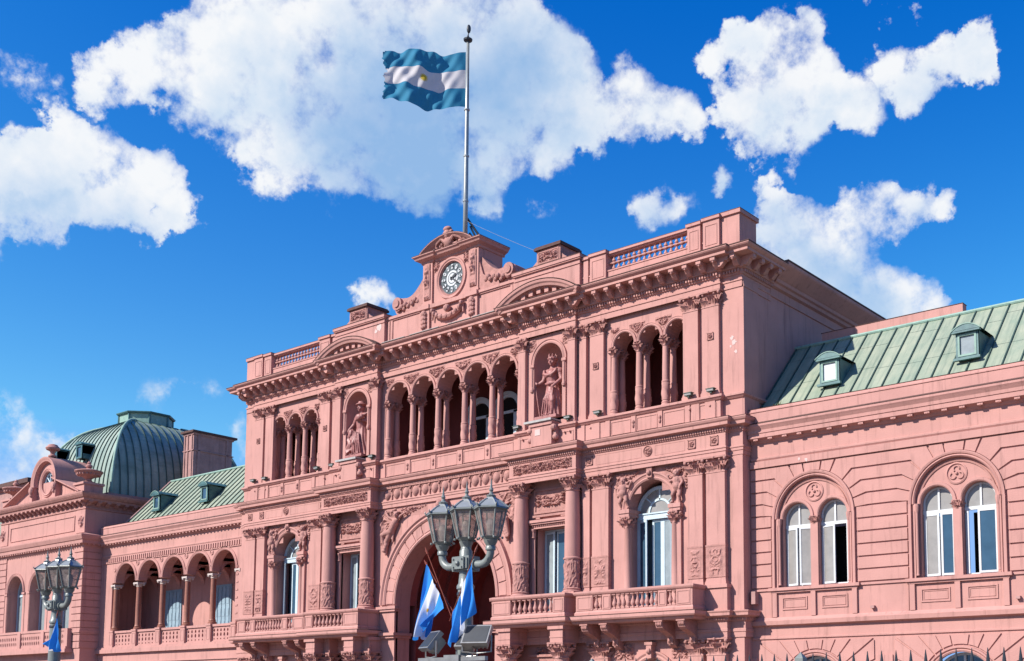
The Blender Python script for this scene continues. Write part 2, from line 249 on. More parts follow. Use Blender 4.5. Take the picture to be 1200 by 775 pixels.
# ------------------------------------------------------------------ mesh helpers
class MB:
    def __init__(s): s.v = []; s.f = []
    def quad(s, *p):
        i = len(s.v); s.v += [tuple(q) for q in p]; s.f.append(tuple(range(i, i+len(p)))); return s
    def box(s, x0, x1, y0, y1, z0, z1):
        x0, x1 = sorted((x0, x1)); y0, y1 = sorted((y0, y1)); z0, z1 = sorted((z0, z1))
        i = len(s.v)
        s.v += [(x0, y0, z0), (x1, y0, z0), (x1, y1, z0), (x0, y1, z0), (x0, y0, z1), (x1, y0, z1), (x1, y1, z1), (x0, y1, z1)]
        s.f += [tuple(i+k for k in q) for q in ((0, 3, 2, 1), (4, 5, 6, 7), (0, 1, 5, 4), (1, 2, 6, 5), (2, 3, 7, 6), (3, 0, 4, 7))]
        return s
    def grid(s, P, closed_u=False, closed_v=False):
        i = len(s.v); nu = len(P); nv = len(P[0])
        for r in P: s.v += [tuple(q) for q in r]
        for a in range(nu if closed_u else nu-1):
            for b in range(nv if closed_v else nv-1):
                a1 = (a+1) % nu; b1 = (b+1) % nv
                s.f.append((i+a*nv+b, i+a*nv+b1, i+a1*nv+b1, i+a1*nv+b))
        return s
    def cap(s, ring, flip=False):
        i = len(s.v); s.v += [tuple(q) for q in ring]; t = tuple(range(i, i+len(ring)))
        s.f.append(t[::-1] if flip else t); return s
    def sweep(s, path, prof, caps=True):
        """profile (out, z) carried along a plan path of (x, y); out is to the right of the way walked; mitred"""
        n = len(path); P = []
        for k in range(n):
            p = Vector(path[k]).to_2d() if len(path[k]) > 2 else Vector(path[k])
            d0 = (Vector(path[k])-Vector(path[k-1])).normalized() if k > 0 else None
            d1 = (Vector(path[k+1])-Vector(path[k])).normalized() if k < n-1 else None
            d0 = d0 or d1; d1 = d1 or d0
            n0 = Vector((d0.y, -d0.x)); n1 = Vector((d1.y, -d1.x))
            m = n0+n1; m = m/(m.dot(n0)) if m.length > 1e-6 else n0
            P.append([(p.x+m.x*(o+.003), p.y+m.y*(o+.003), z) for o, z in prof])
        s.grid(P)
        if caps: s.cap(P[0]); s.cap(P[-1], True)
        return s
    def prism(s, poly, y0, y1, holes=(), back=False, reveal=True):
        """polygon in x,z facing -y at y0; holes with reveals back to y1"""
        loops = [[Vector((x, z, 0)) for x, z in poly]] + [[Vector((x, z, 0)) for x, z in h] for h in holes]
        tris = tessellate_polygon(loops); flat = [q for l in loops for q in l]
        i = len(s.v); s.v += [(q.x, y0, q.y) for q in flat]; s.f += [tuple(i+k for k in t) for t in tris]
        if back:
            i = len(s.v); s.v += [(q.x, y1, q.y) for q in flat]; s.f += [tuple(i+k for k in t[::-1]) for t in tris]
        if reveal:
            for l in loops:
                s.grid([[(q.x, y0, q.y) for q in l], [(q.x, y1, q.y) for q in l]], closed_v=True)
        return s
    def lathe(s, x, y, prof, n=16, a0=0, a1=2*PI, sx=1, sy=1):
        full = abs(a1-a0-2*PI) < 1e-6; m = n if full else n+1
        P = [[(x+r*sx*math.cos(a0+(a1-a0)*k/n), y+r*sy*math.sin(a0+(a1-a0)*k/n), z) for k in range(m)] for r, z in prof]
        s.grid(P, closed_v=full)
        if full:
            if prof[0][0] > 1e-4: s.cap(P[0], True)
            if prof[-1][0] > 1e-4: s.cap(P[-1])
        return s
    def tube(s, pts, rad, n=8):
        pts = [Vector(p) for p in pts]; rad = rad if isinstance(rad, (list, tuple)) else [rad]*len(pts)
        P = []; up = Vector((0, 0, 1)); prev = None
        for k, p in enumerate(pts):
            t = (pts[min(k+1, len(pts)-1)]-pts[max(k-1, 0)]).normalized()
            a = prev if prev is not None else (Vector((1, 0, 0)) if abs(t.z) > .9 else up)
            u = (a-t*a.dot(t)); u = u.normalized() if u.length > 1e-5 else t.orthogonal().normalized()
            prev = u; w = t.cross(u)
            P.append([tuple(p+(u*math.cos(2*PI*j/n)+w*math.sin(2*PI*j/n))*rad[k]) for j in range(n)])
        s.grid(P, closed_v=True); s.cap(P[0], True); s.cap(P[-1]); return s
    def ball(s, c, r, n=10, sc=(1, 1, 1)):
        P = [[(c[0]+r*sc[0]*math.sin(PI*i/(n//2+2))*math.cos(2*PI*j/n), c[1]+r*sc[1]*math.sin(PI*i/(n//2+2))*math.sin(2*PI*j/n), c[2]-r*sc[2]*math.cos(PI*i/(n//2+2))) for j in range(n)] for i in range(1, n//2+2)]
        s.grid(P, closed_v=True); s.cap(P[0], True); s.cap(P[-1]); return s
    def capsule(s, a, b, ra, rb, n=12):
        a = Vector(a); b = Vector(b); d = (b-a); L = d.length
        if L < 1e-5: return s.ball(a, ra, n)
        t = d/L; pts = []; rs = []
        for k in range(1, 5): q = PI/2*k/4; pts.append(a-t*ra*math.cos(q)); rs.append(ra*math.sin(q))
        for k in range(0, 4): q = PI/2*k/4; pts.append(b+t*rb*math.sin(q)); rs.append(rb*math.cos(q))
        return s.tube(pts, rs, n)
    def arch(s, cx, cz, y, prof, a0=0, a1=PI, n=28):
        """moulding on an arc; profile of (radius, out), out towards -y"""
        P = []
        for k in range(n+1):
            a = a0+(a1-a0)*k/n
            P.append([(cx+r*math.cos(a), y-o, cz+r*math.sin(a)) for r, o in prof])
        s.grid(P); s.cap(P[0], True); s.cap(P[-1]); return s
    def add(s, o, M=None, mirror=False):
        i = len(s.v)
        for q in o.v:
            q = Vector(q); q = M@q if M else q
            s.v.append(tuple(q))
        s.f += [tuple(i+k for k in (f[::-1] if mirror else f)) for f in o.f]; return s
    def mesh(s, name, m, smooth=False, fix=True):
        me = bpy.data.meshes.new(name); me.from_pydata(s.v, [], s.f); me.validate()
        if fix:
            b = bmesh.new(); b.from_mesh(me); bmesh.ops.remove_doubles(b, verts=b.verts, dist=1e-5)
            bmesh.ops.recalc_face_normals(b, faces=b.faces); b.to_mesh(me); b.free()
        if m: me.materials.append(m)
        if smooth:
            me.polygons.foreach_set('use_smooth', [True]*len(me.polygons))
            if smooth == 'auto':
                try: me.set_sharp_from_angle(angle=R(40))
                except Exception: pass
        return me
    def build(s, name, m, parent=None, smooth=False, loc=None, fix=True):
        return link(name, s.mesh(name, m, smooth, fix), parent, loc)
def link(name, me, parent=None, loc=None, rz=0):
    o = bpy.data.objects.new(name, me); COL.objects.link(o)
    if parent is not None: o.parent = parent
    if loc: o.location = loc
    o.rotation_euler.z = rz
    return o
def tag(o, label=None, cat=None, group=None, kind=None):
    if label: o['label'] = label
    if cat: o['category'] = cat
    if group: o['group'] = group
    if kind: o['kind'] = kind
    return o
def thing(name, label, cat, loc=(0, 0, 0), rz=0, group=None):
    o = bpy.data.objects.new(name, None); COL.objects.link(o); o.location = loc; o.rotation_euler.z = rz
    o.empty_display_size = .3
    return tag(o, label, cat, group)
def copy_tree(o, parent=None):
    c = o.copy(); COL.objects.link(c); c.parent = parent
    for ch in list(o.children): copy_tree(ch, c)
    return c
def fused(mb, name, m, voxel, parent=None, loc=None, sm=2, rz=0):
    """one continuous skin over overlapping forms"""
    me = mb.mesh(name, m); o = bpy.data.objects.new(name, me); COL.objects.link(o)
    md = o.modifiers.new('r', 'REMESH'); md.mode = 'VOXEL'; md.voxel_size = voxel
    if sm: s2 = o.modifiers.new('s', 'SMOOTH'); s2.iterations = sm; s2.factor = .5
    dg = bpy.context.evaluated_depsgraph_get(); dg.update()
    new = bpy.data.meshes.new_from_object(o.evaluated_get(dg)); bpy.data.objects.remove(o)
    new.name = name
    new.polygons.foreach_set('use_smooth', [True]*len(new.polygons))
    if not new.materials: new.materials.append(m)
    return link(name, new, parent, loc, rz)
def arcpts(cx, cz, r, a0, a1, n=20): return [(cx+r*math.cos(a0+(a1-a0)*k/n), cz+r*math.sin(a0+(a1-a0)*k/n)) for k in range(n+1)]
def archhole(cx, z0, zs, r, n=20):
    return [(cx-r, z0), (cx+r, z0)] + arcpts(cx, zs, r, 0, PI, n)
def rect(x0, x1, z0, z1): return [(x0, z0), (x1, z0), (x1, z1), (x0, z1)]
def sgn(v, p): return math.copysign(abs(v)**p, v)

def capital_mesh(w, d, h, k=8, n=6, seg=72, name='capital'):
    """acanthus capital: two rows of curling leaves, corner volutes and a waisted abacus"""
    m = MB(); P = []; nj = 22
    for j in range(nj+1):
        t = j/nj; f = .90+.10*max(0, 1-t*12)+.02*t+.34*max(0, t-.5)**1.2/.5
        ring = []
        for q in range(seg):
            a = 2*PI*q/seg; c = math.cos(a); s = math.sin(a)
            o = 0
            for (t0, t1, ph) in ((0, .42, 0), (.2, .74, PI)):
                if t0 <= t <= t1:
                    u = (t-t0)/(t1-t0); lf = abs(math.cos((n*a+ph)/2))**.9
                    rip = .75+.25*math.cos(n*5*a)
                    o = max(o, lf**1.8*rip*(.10+.36*u**1.7)*h)
            if t > .74: o += .03*h*abs(math.cos(n*2*a))
            r0 = (abs(c)**k+abs(s)**k)**(-1/k)
            ring.append((r0*c*(w/2*f+o), r0*s*(d/2*f+o), t*h*.88))
        P.append(ring)
    m.grid(P, closed_v=True); m.cap(P[-1])
    W2, D2 = w*.5*1.38, d/2+w*.19
    for sx in (-1, 1):
        for sy in (-1, 1):
            m.ball((sx*W2*.86, sy*D2*.84, h*.80), h*.135, 8, (1, 1, 1))
            m.ball((sx*W2*.48, sy*D2*.94, h*.74), h*.085, 8)
    m.ball((0, -D2*.97, h*.9), h*.11, 8)
    m.box(-W2, W2, -D2, D2, h*.88, h)
    return m.mesh(name, PINKC, 'auto')

def relief(x0, x1, z0, z1, y, depth, seed=1, res=.035, mask=None, freq=9, sym=True):
    """carved panel: mirrored scrolls and leafage raised towards -y"""
    nx = max(4, int((x1-x0)/res)); nz = max(4, int((z1-z0)/res)); cx = (x0+x1)/2; cz = (z0+z1)/2; H = z1-z0
    P = []
    rnd = random.Random(seed)
    step = H*.95; ns = max(1, int((x1-x0)/2/step)+1)
    for i in range(nx+1):
        row = []
        for j in range(nz+1):
            x = x0+(x1-x0)*i/nx; z = z0+(z1-z0)*j/nz
            u = abs(x-cx) if sym else x-x0
            k = round(u/step); du = u-k*step; dz = (z-cz)*(1 if k % 2 else -1)
            rho = math.hypot(du, dz)/(H*.5); th = math.atan2(dz, du)
            scroll = max(0, math.cos(th+rho*5.5+seed))*(1-min(1, rho*.85))
            nn = noise.noise(Vector((u*freq/H*.6, z*freq/H*.6, seed*3.1)))
            n2 = noise.noise(Vector((u*freq/H*1.4, z*freq/H*1.4, seed*7.7)))
            h = .6*scroll+.75*max(0, 1-abs(nn)*3.2)*.7+.45*max(0, n2)
            h = min(1, max(0, h*1.35-.12))
            e = min(i, nx-i, 2)/2*min(j, nz-j, 2)/2
            if mask: e *= mask((x-cx)/((x1-x0)/2), (z-cz)/(H/2))
            row.append((x, y-1.25*depth*h*min(1, e)-(.003), z))
        P.append(row)
    return MB().grid(P)

# ================================================================== SETTING
gr = MB(); gr.box(-1500, 1500, -1500, 1500, -.5, 0); tag(gr.build('ground', PAVE), kind='structure')
rd = MB(); rd.quad((-400, -22.5, .004), (400, -22.5, .004), (400, -9.5, .004), (-400, -9.5, .004)); tag(rd.build('road', ROAD), kind='structure')
ml = MB()
for k in range(-20, 30): ml.quad((k*6, -16.1, .008), (k*6+2.5, -16.1, .008), (k*6+2.5, -15.95, .008), (k*6, -15.95, .008))
tag(ml.build('road_marking', WFR2), kind='structure')
pv = MB(); pv.box(-400, 400, -9.5, 0, 0, .14); pv.box(-400, 400, -27.5, -22.5, 0, .14); tag(pv.build('pavement', PAVE), kind='structure')

# ================================================================== THE PALACE
PAL = thing('palace', 'pink palace with two green-roofed wings and a clock over its columned centre', 'palace')
def part(mb, name, m=None, parent=None, smooth=False, **k): return mb.build(name, m or PINK, parent or PAL, smooth, **k)
CAPS = {}
def cap_at(x, y, z, w, d, h, parent, k=8, n=6):
    key = (round(w, 2), round(d, 2), round(h, 2), k)
    if key not in CAPS: CAPS[key] = capital_mesh(w, d, h, k, n)
    return link('capital', CAPS[key], parent, (x, y, z))
def S2(a, b, s): return (a, b) if s > 0 else (-b, -a)

def arcade_hole(cx, n, t, r, z0, zs, seg=14):
    w = (n-1)/2*t+r
    e = t/2-r+.06; pts = [(cx-w, zs), (cx-w-e, zs), (cx-w-e, z0), (cx+w+e, z0), (cx+w+e, zs)]
    for k in range(n-1, -1, -1): pts += arcpts(cx+(k-(n-1)/2)*t, zs, r, 0, PI, seg)
    return pts

# ---- body walls
up = MB()
holes = [arcade_hole(0, 5, 1.876, .80, 14.3, 17.38), arcade_hole(12.37, 3, 1.408, .56, 14.3, 17.33), arcade_hole(-12.37, 3, 1.408, .56, 14.3, 17.33)]
holes += [archhole(s*6.75, 14.6, 17.3, .87) for s in (1, -1)]
up.prism(rect(-17, 17, 13.0, 20), 0, .90, holes)
part(up, 'upper_storey_wall')
lo = MB()
lh = [archhole(0, .3, 6.65, 3.5, 40)] + [rect(*S2(5.95, 7.9, s), 5.3, 9.6) for s in (1, -1)] + [archhole(s*12.5, 5.3, 9.95, 1.18) for s in (1, -1)]
lh += [archhole(s*12.55, 1.0, 2.55, 1.0) for s in (1, -1)]
lo.prism(rect(-17.02, 17.02, 0, 13.0), -.1, .8, lh)
part(lo, 'lower_storey_wall')
for s in (1, -1):
    w = MB(); X = s*17
    w.quad((X, .95, 13), (X, 15, 13), (X, 15, 20), (X, .95, 20))
    w.box(X, X+s*.02, .8, 15, 0, 13.0)
    part(w, 'side_wall')
    # side pilaster strip at the corner
    w = MB(); w.box(X, X+s*.08, 0, 1.15, 13.1, 18.9); w.box(X, X+s*.12, 0, 1.2, 14.05, 14.17); w.box(X, X+s*.11, 0, 1.17, 18.6, 18.7); part(w, 'corner_pilaster')
b = MB(); b.box(-17, 17, 14.9, 15, 0, 20); b.box(-16.95, 16.95, .95, 15, 19.9, 20.05); part(b, 'rear_wall')

# ---- upper entablature and main cornice
PA = [(-17, 14.9), (-17, 0), (-16.05, 0), (-16.05, -.18), (-8.43, -.18), (-8.43, -.34), (-5.07, -.34), (-5.07, -.05)]
PATH = PA + [(-x, y) for x, y in PA[::-1]]
PATH = PATH[:-1] + [(17, 2.3)]
prof = [(0, 18.62), (.035, 18.62), (.035, 18.86), (.07, 18.88), (.07, 18.94), (0, 18.98), (0, 19.14), (.06, 19.16), (.06, 19.2), (.08, 19.22), (.08, 19.35), (.19, 19.38), (.2, 19.42), (.21, 19.78), (.74, 19.79), (.74, 19.90), (.78, 19.92), (.84, 19.97), (.88, 20.02), (.88, 20.05), (.3, 20.13), (-.3, 20.15)]
c = MB(); c.sweep(PATH, prof)
def along(path, off, step, fn, skip0=0.0):
    for k in range(len(path)-1):
        a = Vector(path[k]); b2 = Vector(path[k+1]); d = b2-a; L = d.length; d.normalize(); n = Vector((d.y, -d.x))
        # extend for convex corners
        e0 = e1 = 0
        if k > 0:
            p = (a-Vector(path[k-1])).normalized(); e0 = off if (p.x*d.y-p.y*d.x) > 0 else -off
        if k < len(path)-2:
            q = (Vector(path[k+2])-b2).normalized(); e1 = off if (d.x*q.y-d.y*q.x) > 0 else -off
        a2 = a-d*e0; L2 = L+e0+e1
        if L2 < .08: continue
        m = max(1, int(round(L2/step)))
        for j in range(m): fn(a2+d*(L2*(j+.5)/m), d, n)
def bx(mb, c0, d, n, w, o0, o1, z0, z1):
    a = c0-d*w/2; q = [a+n*o0, a+d*w+n*o0, a+d*w+n*o1, a+n*o1]
    i = len(mb.v); mb.v += [(p.x, p.y, z0) for p in q]+[(p.x, p.y, z1) for p in q]
    mb.f += [tuple(i+k for k in f) for f in ((0, 3, 2, 1), (4, 5, 6, 7), (0, 1, 5, 4), (1, 2, 6, 5), (2, 3, 7, 6), (3, 0, 4, 7))]
along(PATH, 0, .135, lambda p, d, n: bx(c, p, d, n, .075, .07, .165, 19.225, 19.35))
def modil(mb, p, d, n, w=.23, o0=.2, o1=.70, z0=19.42, z1=19.785):
    a = p-d*w/2
    # scrolled bracket: deep at the wall, thin at the lip
    h_ = z1-z0; sec = [(o0, z0), (o0+.12, z0-.02), (o0+(o1-o0)*.45, z0+.16*h_), (o1-.16, z0+.55*h_), (o1-.06, z0+.48*h_), (o1, z0+.62*h_), (o1, z1), (o0, z1)]
    P = [[((a+d*u+n*o).x, (a+d*u+n*o).y, z) for o, z in sec] for u in (0, w)]
    mb.grid(P, closed_v=True); mb.cap(P[0]); mb.cap(P[1], True)
    q = p+n*(o1-.07); mb.ball((q.x, q.y, z0+.50*h_), .055, 6)
along(PATH, .44, .72, lambda p, d, n: modil(c, p, d, n))
part(c, 'main_cornice')
c = MB(); c.sweep([(17, 2.3), (17, 14.9)], [(0, 18.85), (.06, 18.87), (.06, 18.95), (.02, 18.97), (.02, 19.25), (.16, 19.3), (.2, 19.42), (.3, 19.46), (.34, 19.58), (.4, 19.62), (.86, 20.0), (.9, 20.06), (.9, 20.16), (.0, 20.2)])
part(c, 'side_cornice')
# soot-dark coping line on the cornice
c = MB(); c.sweep([(p[0], p[1]) for p in PATH], [(.60, 20.085), (.885, 20.052), (.9, 20.075), (.9, 20.10), (.6, 20.14)]); part(c, 'cornice_coping', DIRT)
c = MB(); c.sweep([(17, 2.3), (17, 14.9)], [(.7, 20.19), (.91, 20.165), (.93, 20.2), (.9, 20.26), (.7, 20.26)]); part(c, 'side_coping', DIRT)
for a, b2 in ((-4.1, -2.4), (-2.0, .1), (.75, 2.3), (2.45, 3.9)): c = MB(); c.box(a, b2, -.92, -.45, 20.13, 20.155); part(c, 'lead_flashing', FLASH)

CHIP = mat('bare_plaster', (.80, .60, .56, 1), .9, var=.2, vscale=20)
for (x, y, z, r, n) in ((16.52, 0, 16.55, .10, 1), (16.62, 0, 16.35, .13, 2), (16.70, 0, 15.95, .08, 3), (16.45, 0, 16.2, .06, 4), (-5.05, -.3, 21.30, .20, 5), (-5.3, -.3, 21.15, .12, 6), (19.3, .38, 11.22, .07, 7), (19.62, .38, 11.15, .09, 8), (18.6, .44, 11.2, .05, 9)):
    rn = random.Random(n); m = MB(); m.cap([(x+r*rn.uniform(.5, 1.2)*math.cos(2*PI*k/11), y-.007, z+r*rn.uniform(.5, 1.2)*math.sin(2*PI*k/11)) for k in range(11)]); part(m, 'bare_patch', CHIP)
# ---- upper pilasters
def pilaster(x0, x1, z0, z1, yw, proud, hc, hb=.25, panel=None, k=None):
    m = MB(); w = x1-x0; cx = (x0+x1)/2
    m.box(x0, x1, yw-proud, yw+.02, z0+hb, z1-hc)
    m.box(x0-.05, x1+.05, yw-proud-.05, yw+.02, z0, z0+hb*.5)
    m.box(x0-.03, x1+.03, yw-proud-.03, yw+.02, z0+hb*.5, z0+hb*.75)
    m.box(x0-.015, x1+.015, yw-proud-.015, yw+.02, z0+hb*.75, z0+hb)
    m.box(x0-.02, x1+.02, yw-proud-.02, yw+.02, z1-hc-.05, z1-hc)
    p = part(m, 'pilaster')
    cap_at(cx, yw-proud/2+.02, z1-hc, w, proud, hc, p, 8, 6)
    if panel:
        za, zb = panel
        f = MB(); f.box(x0-.03, x1+.03, yw-proud-.035, yw, zb, zb+.07); f.box(x0-.02, x1+.02, yw-proud-.025, yw, za, zb)
        f.add(relief(x0+.14*w, x1-.14*w, za+.08, zb-.08, yw-proud-.025, .06, seed=int(abs(x0)*10), res=.04)); link('relief_panel', f.mesh('relief_panel', PINKC), p)
    return p
def rosette(x, y, z, r, parent=None, square=True):
    m = MB()
    if square: 
        m.box(x-r, x+r, y-.02, y, z-r, z+r)
        for a, b2, c0, d0 in ((-r, r, -r, -r*.8), (-r, r, r*.8, r), (-r, -r*.8, -r, r), (r*.8, r, -r, r)): m.box(x+a, x+b2, y-.045, y-.019, z+c0, z+d0)
    else: m.arch(x, z, y, [(r, 0), (r, .03), (r*.92, .05), (r*.84, .03), (r*.8, 0)], 0, 2*PI, 20)
    P = []
    for i in range(9):
        rr = r*.72*i/8
        P.append([(x+rr*math.cos(a)*(1+.0), y-.022-.07*(abs(math.cos(2.5*a))**.6)*math.sin(PI*min(1, i/8+.02))*(1 if i > 2 else 1.2), z+rr*math.sin(a)) for a in [2*PI*q/30 for q in range(30)]])
    m.grid(P, closed_v=True)
    return m
for s in (1, -1):
    for (a, b2, yw) in ((4.98, 5.42, -.2), (8.0, 8.43, -.2), (8.5, 8.92, 0), (9.15, 9.92, 0), (14.2, 14.95, 0), (15.15, 15.98, 0)):
        pilaster(*S2(a, b2, s), 14.25, 18.65, yw, .17, .6)
    for x in ((9.5, 15.58) if s > 0 else (-9.5, -15.58)):
        m = rosette(x, -.17, 16.75 if abs(x) > 15 else 16.6, .15); part(m, 'rosette', PINKC)
    # niche bay
    n = MB(); n.prism(rect(*S2(5.07, 8.43, s), 13.95, 18.63), -.2, 0, [archhole(s*6.75, 14.6, 17.3, .87)]); part(n, 'niche_bay_wall')
    n = MB(); n.arch(s*6.75, 17.3, -.2, [(.87, 0), (.87, .07), (.93, .09), (1.0, .05), (1.04, .09), (1.1, .09), (1.1, 0)])
    for q in (-1, 1): n.box(s*6.75+q*.86, s*6.75+q*1.06, -.27, -.19, 14.6, 17.2); n.box(s*6.75+q*.84, s*6.75+q*1.1, -.32, -.19, 17.17, 17.3); n.lathe(s*6.75+q*.97, -.27, [(.09, 16.0), (.11, 16.1), (.07, 16.25), (.07, 17.1), (.11, 17.17)], 8)
    part(n, 'niche_archivolt')
    n = MB(); P = []
    for k in range(17):
        a = PI*k/16; P.append([(s*6.75+.87*math.cos(a), .0+.75*math.sin(a), z) for z in (14.6, 16, 17.3)] )
    n.grid(P)
    P = []
    for k in range(17):
        a = PI*k/16; P.append([(s*6.75+.87*math.cos(a)*math.cos(e), .75*math.sin(a)*math.cos(e), 17.3+.87*math.sin(e)) for e in [PI/2*q/10 for q in range(11)]])
    n.grid(P); n.box(s*6.75-1, s*6.75+1, -.2, .8, 14.5, 14.6)
    part(n, 'niche', smooth='auto')
    for q in (-1, 1):   # spandrel leaves
        m = relief(s*6.75+(-1.32 if q < 0 else .78), s*6.75+(-.78 if q < 0 else 1.32), 17.95, 18.55, -.2, .08, 5, .04); part(m, 'spandrel_relief', PINKC)
    # statue pedestal projecting from the course below
    n = MB(); n.box(s*6.75-.62, s*6.75+.62, -.72, -.3, 13.3, 14.35); n.box(s*6.75-.68, s*6.75+.68, -.78, -.2, 14.2, 14.36)
    n.box(s*6.75+.62, s*6.75+.80, -.62, -.4, 13.55, 14.2); n.box(s*6.75-.8, s*6.75-.62, -.62, -.4, 13.55, 14.2)
    n.ball((s*6.75+.76, -.6, 13.62), .14, 8); n.ball((s*6.75+.7, -.66, 14.05), .16, 8); n.ball((s*6.75-.76, -.6, 13.62), .14, 8); n.ball((s*6.75-.7, -.66, 14.05), .16, 8)
    part(n, 'statue_pedestal')
    n = MB(); n.box(s*6.75-.95, s*6.75+.7, -.86, -.15, 14.37, 14.47); n.box(s*6.75-.7, s*6.75+.7, -.82, -.2, 14.36, 14.40); part(n, 'pedestal_slab', FLASH)
n = MB(); n.box(6.38, 6.70, -.735, -.71, 13.78, 14.06)
part(n, 'stone_tablet', CHIP)

# ---- arcades: archivolts, double columns, spandrels
def column_mesh(r, z0, z1, hc, drum):
    m = MB(); h = z1-z0
    m.lathe(0, 0, [(r*1.35, 0), (r*1.35, .08), (r*1.15, .12), (r*1.25, .17), (r*1.05, .22), (r*1.0, .26)], 16)
    # banded drum with swags
    P = []
    for i in range(13):
        t = i/12; z = .26+(drum-.26)*t
        P.append([((r*(1.12+.22*max(0, math.cos(4*a+3*t*PI))*math.sin(PI*t)**.5+.1*math.cos(9*a)*math.sin(6*t*PI)))*math.cos(a), (r*(1.12+.22*max(0, math.cos(4*a+3*t*PI))*math.sin(PI*t)**.5))*math.sin(a), z) for a in [2*PI*q/20 for q in range(20)]])
    m.grid(P, closed_v=True)
    m.lathe(0, 0, [(r*1.2, drum), (r*1.2, drum+.05), (r, drum+.08), (r*.98, drum+(h-hc-drum)*.4), (r*.87, h-hc-.05), (r*1.0, h-hc-.03), (r*1.0, h-hc)], 16)
    return m.mesh('arcade_column', PINK, 'auto')
CM = column_mesh(.155, 14.3, 17.33, .36, 1.05)
def arcade(cx, n, t, r, zs):
    a = MB()
    for k in range(n):
        x = cx+(k-(n-1)/2)*t
        a.arch(x, zs, 0, [(r, 0), (r, .05), (r+.04, .08), (r+.09, .06), (r+.12, .08), (r+.135, .08), (r+.135, 0)], n=24)
    part(a, 'archivolt')
    for k in range(n+1):
        x = cx+(k-n/2)*t
        if k in (0, n): x += (.02 if k == 0 else -.02)
        for y in (.16, .72):
            o = link('column', CM, PAL, (x, y, 14.27)); cap_at(0, 0, 17.33-.36-.03-14.27, .27, .27, .42, o, 3, 6)
    for k in range(n+1):
        x = cx+(k-n/2)*t; w = (t/2)*.62
        x0, x1 = x-w, x+w
        if k == 0: x0 = x-.05
        if k == n: x1 = x+.05
        def msk(u, v, w=w): return 1 if v > -.95+1.6*abs(u)**.8 else 0
        part(relief(x0, x1, zs+r*.62, zs+r+.32, 0, .09, k+1, .035, mask=msk), 'spandrel_relief', PINKC)
arcade(0, 5, 1.876, .80, 17.38); arcade(12.37, 3, 1.408, .56, 17.33); arcade(-12.37, 3, 1.408, .56, 17.33)
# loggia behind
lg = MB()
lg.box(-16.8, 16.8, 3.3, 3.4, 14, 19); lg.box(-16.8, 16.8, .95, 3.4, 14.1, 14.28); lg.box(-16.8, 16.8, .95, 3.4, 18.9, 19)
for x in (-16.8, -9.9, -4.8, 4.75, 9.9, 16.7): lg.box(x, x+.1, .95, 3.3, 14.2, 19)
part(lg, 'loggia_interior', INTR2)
def loggia_door(x, z0, zs, r, y, op=True):
    f = MB(); f.prism(archhole(x, z0, zs, r+.28), y-.12, y, [archhole(x, z0+.02, zs, r)]); f.arch(x, zs, y-.12, [(r+.15, 0), (r+.15, .06), (r+.3, .06), (r+.3, 0)])
    f.box(x-r, x+r, y-.1, y-.02, zs-.12, zs+.02); f.box(x-r, x-r+.3, y-.1, y-.02, z0, zs); f.box(x+r-.3, x+r, y-.1, y-.02, z0, zs); f.box(x-.06, x+.06, y-.1, y-.02, z0, z0+1.0)
    p = part(f, 'loggia_door', WFR)
    g = MB(); g.prism(archhole(x, z0, zs, r), y-.02, y-.01, reveal=False); link('pane', g.mesh('pane', BLACK), p)  # opaque black pane, the dark behind the door put in as colour
for x in (-1.0, .95): loggia_door(x, 14.3, 16.6, .72, 3.28)
loggia_door(13.1, 14.3, 16.3, .6, 3.28)
loggia_door(-12.0, 14.3, 16.3, .6, 3.28)

# ---- pedestal course of the upper storey
PB = [(-17.02, 4), (-17.02, -.03), (-16.1, -.03), (-16.1, -.26), (-8.5, -.26), (-8.5, -.40), (-4.98, -.40), (-4.98, -.12)]
PATHB = PB+[(-x, y) for x, y in PB[::-1]]
c = MB(); c.sweep(PATHB, [(0, 13.02), (0, 13.16), (-.02, 13.2), (-.02, 13.98), (.03, 14.0), (.09, 14.07), (.13, 14.1), (.13, 14.18), (.06, 14.22), (-.1, 14.26), (-.55, 14.29)])
def die(x, y, w, z0=13.2, z1=13.98, orn=True):
    c.box(x-w/2, x+w/2, y-.05, y, z0, z1)
for k in range(6): die((k-2.5)*1.876, -.1, .34)
for s in (1, -1):
    for k in range(4): die(s*12.37+(k-1.5)*1.408, -.24, .24)
    for x in (8.7, 9.55): die(s*x, -.24, .5)
    die(s*14.88, -.24, .4); die(s*15.6, -.24, .5)
part(c, 'pedestal_course')
# raised frames and drop ornaments on the course
def pframe(x0, x1, z0, z1, y): m = MB(); frame(m, x0, x1, z0, z1, y); part(m, 'course_panel')
def drop2(x, y, z1, z2): m = MB(); m.ball((x, y, z1), .09, 8, (.9, .6, 1)); m.ball((x, y, z2), .075, 8, (.9, .6, 1.4)); m.box(x-.02, x+.02, y, y+.06, z2, z1); part(m, 'drop_ornament', PINKC)
def frame(mb, x0, x1, z0, z1, y, w=.035, o=.025):
    mb.box(x0, x1, y-o, y, z1-w, z1); mb.box(x0, x1, y-o, y, z0, z0+w); mb.box(x0, x0+w, y-o, y, z0+w, z1-w); mb.box(x1-w, x1, y-o, y, z0+w, z1-w)
for k in range(5): pframe((k-2)*1.876-.72, (k-2)*1.876+.72, 13.3, 13.9, -.1)
for k in range(1, 5): drop2((k-2.5)*1.876, -.17, 13.72, 13.55)
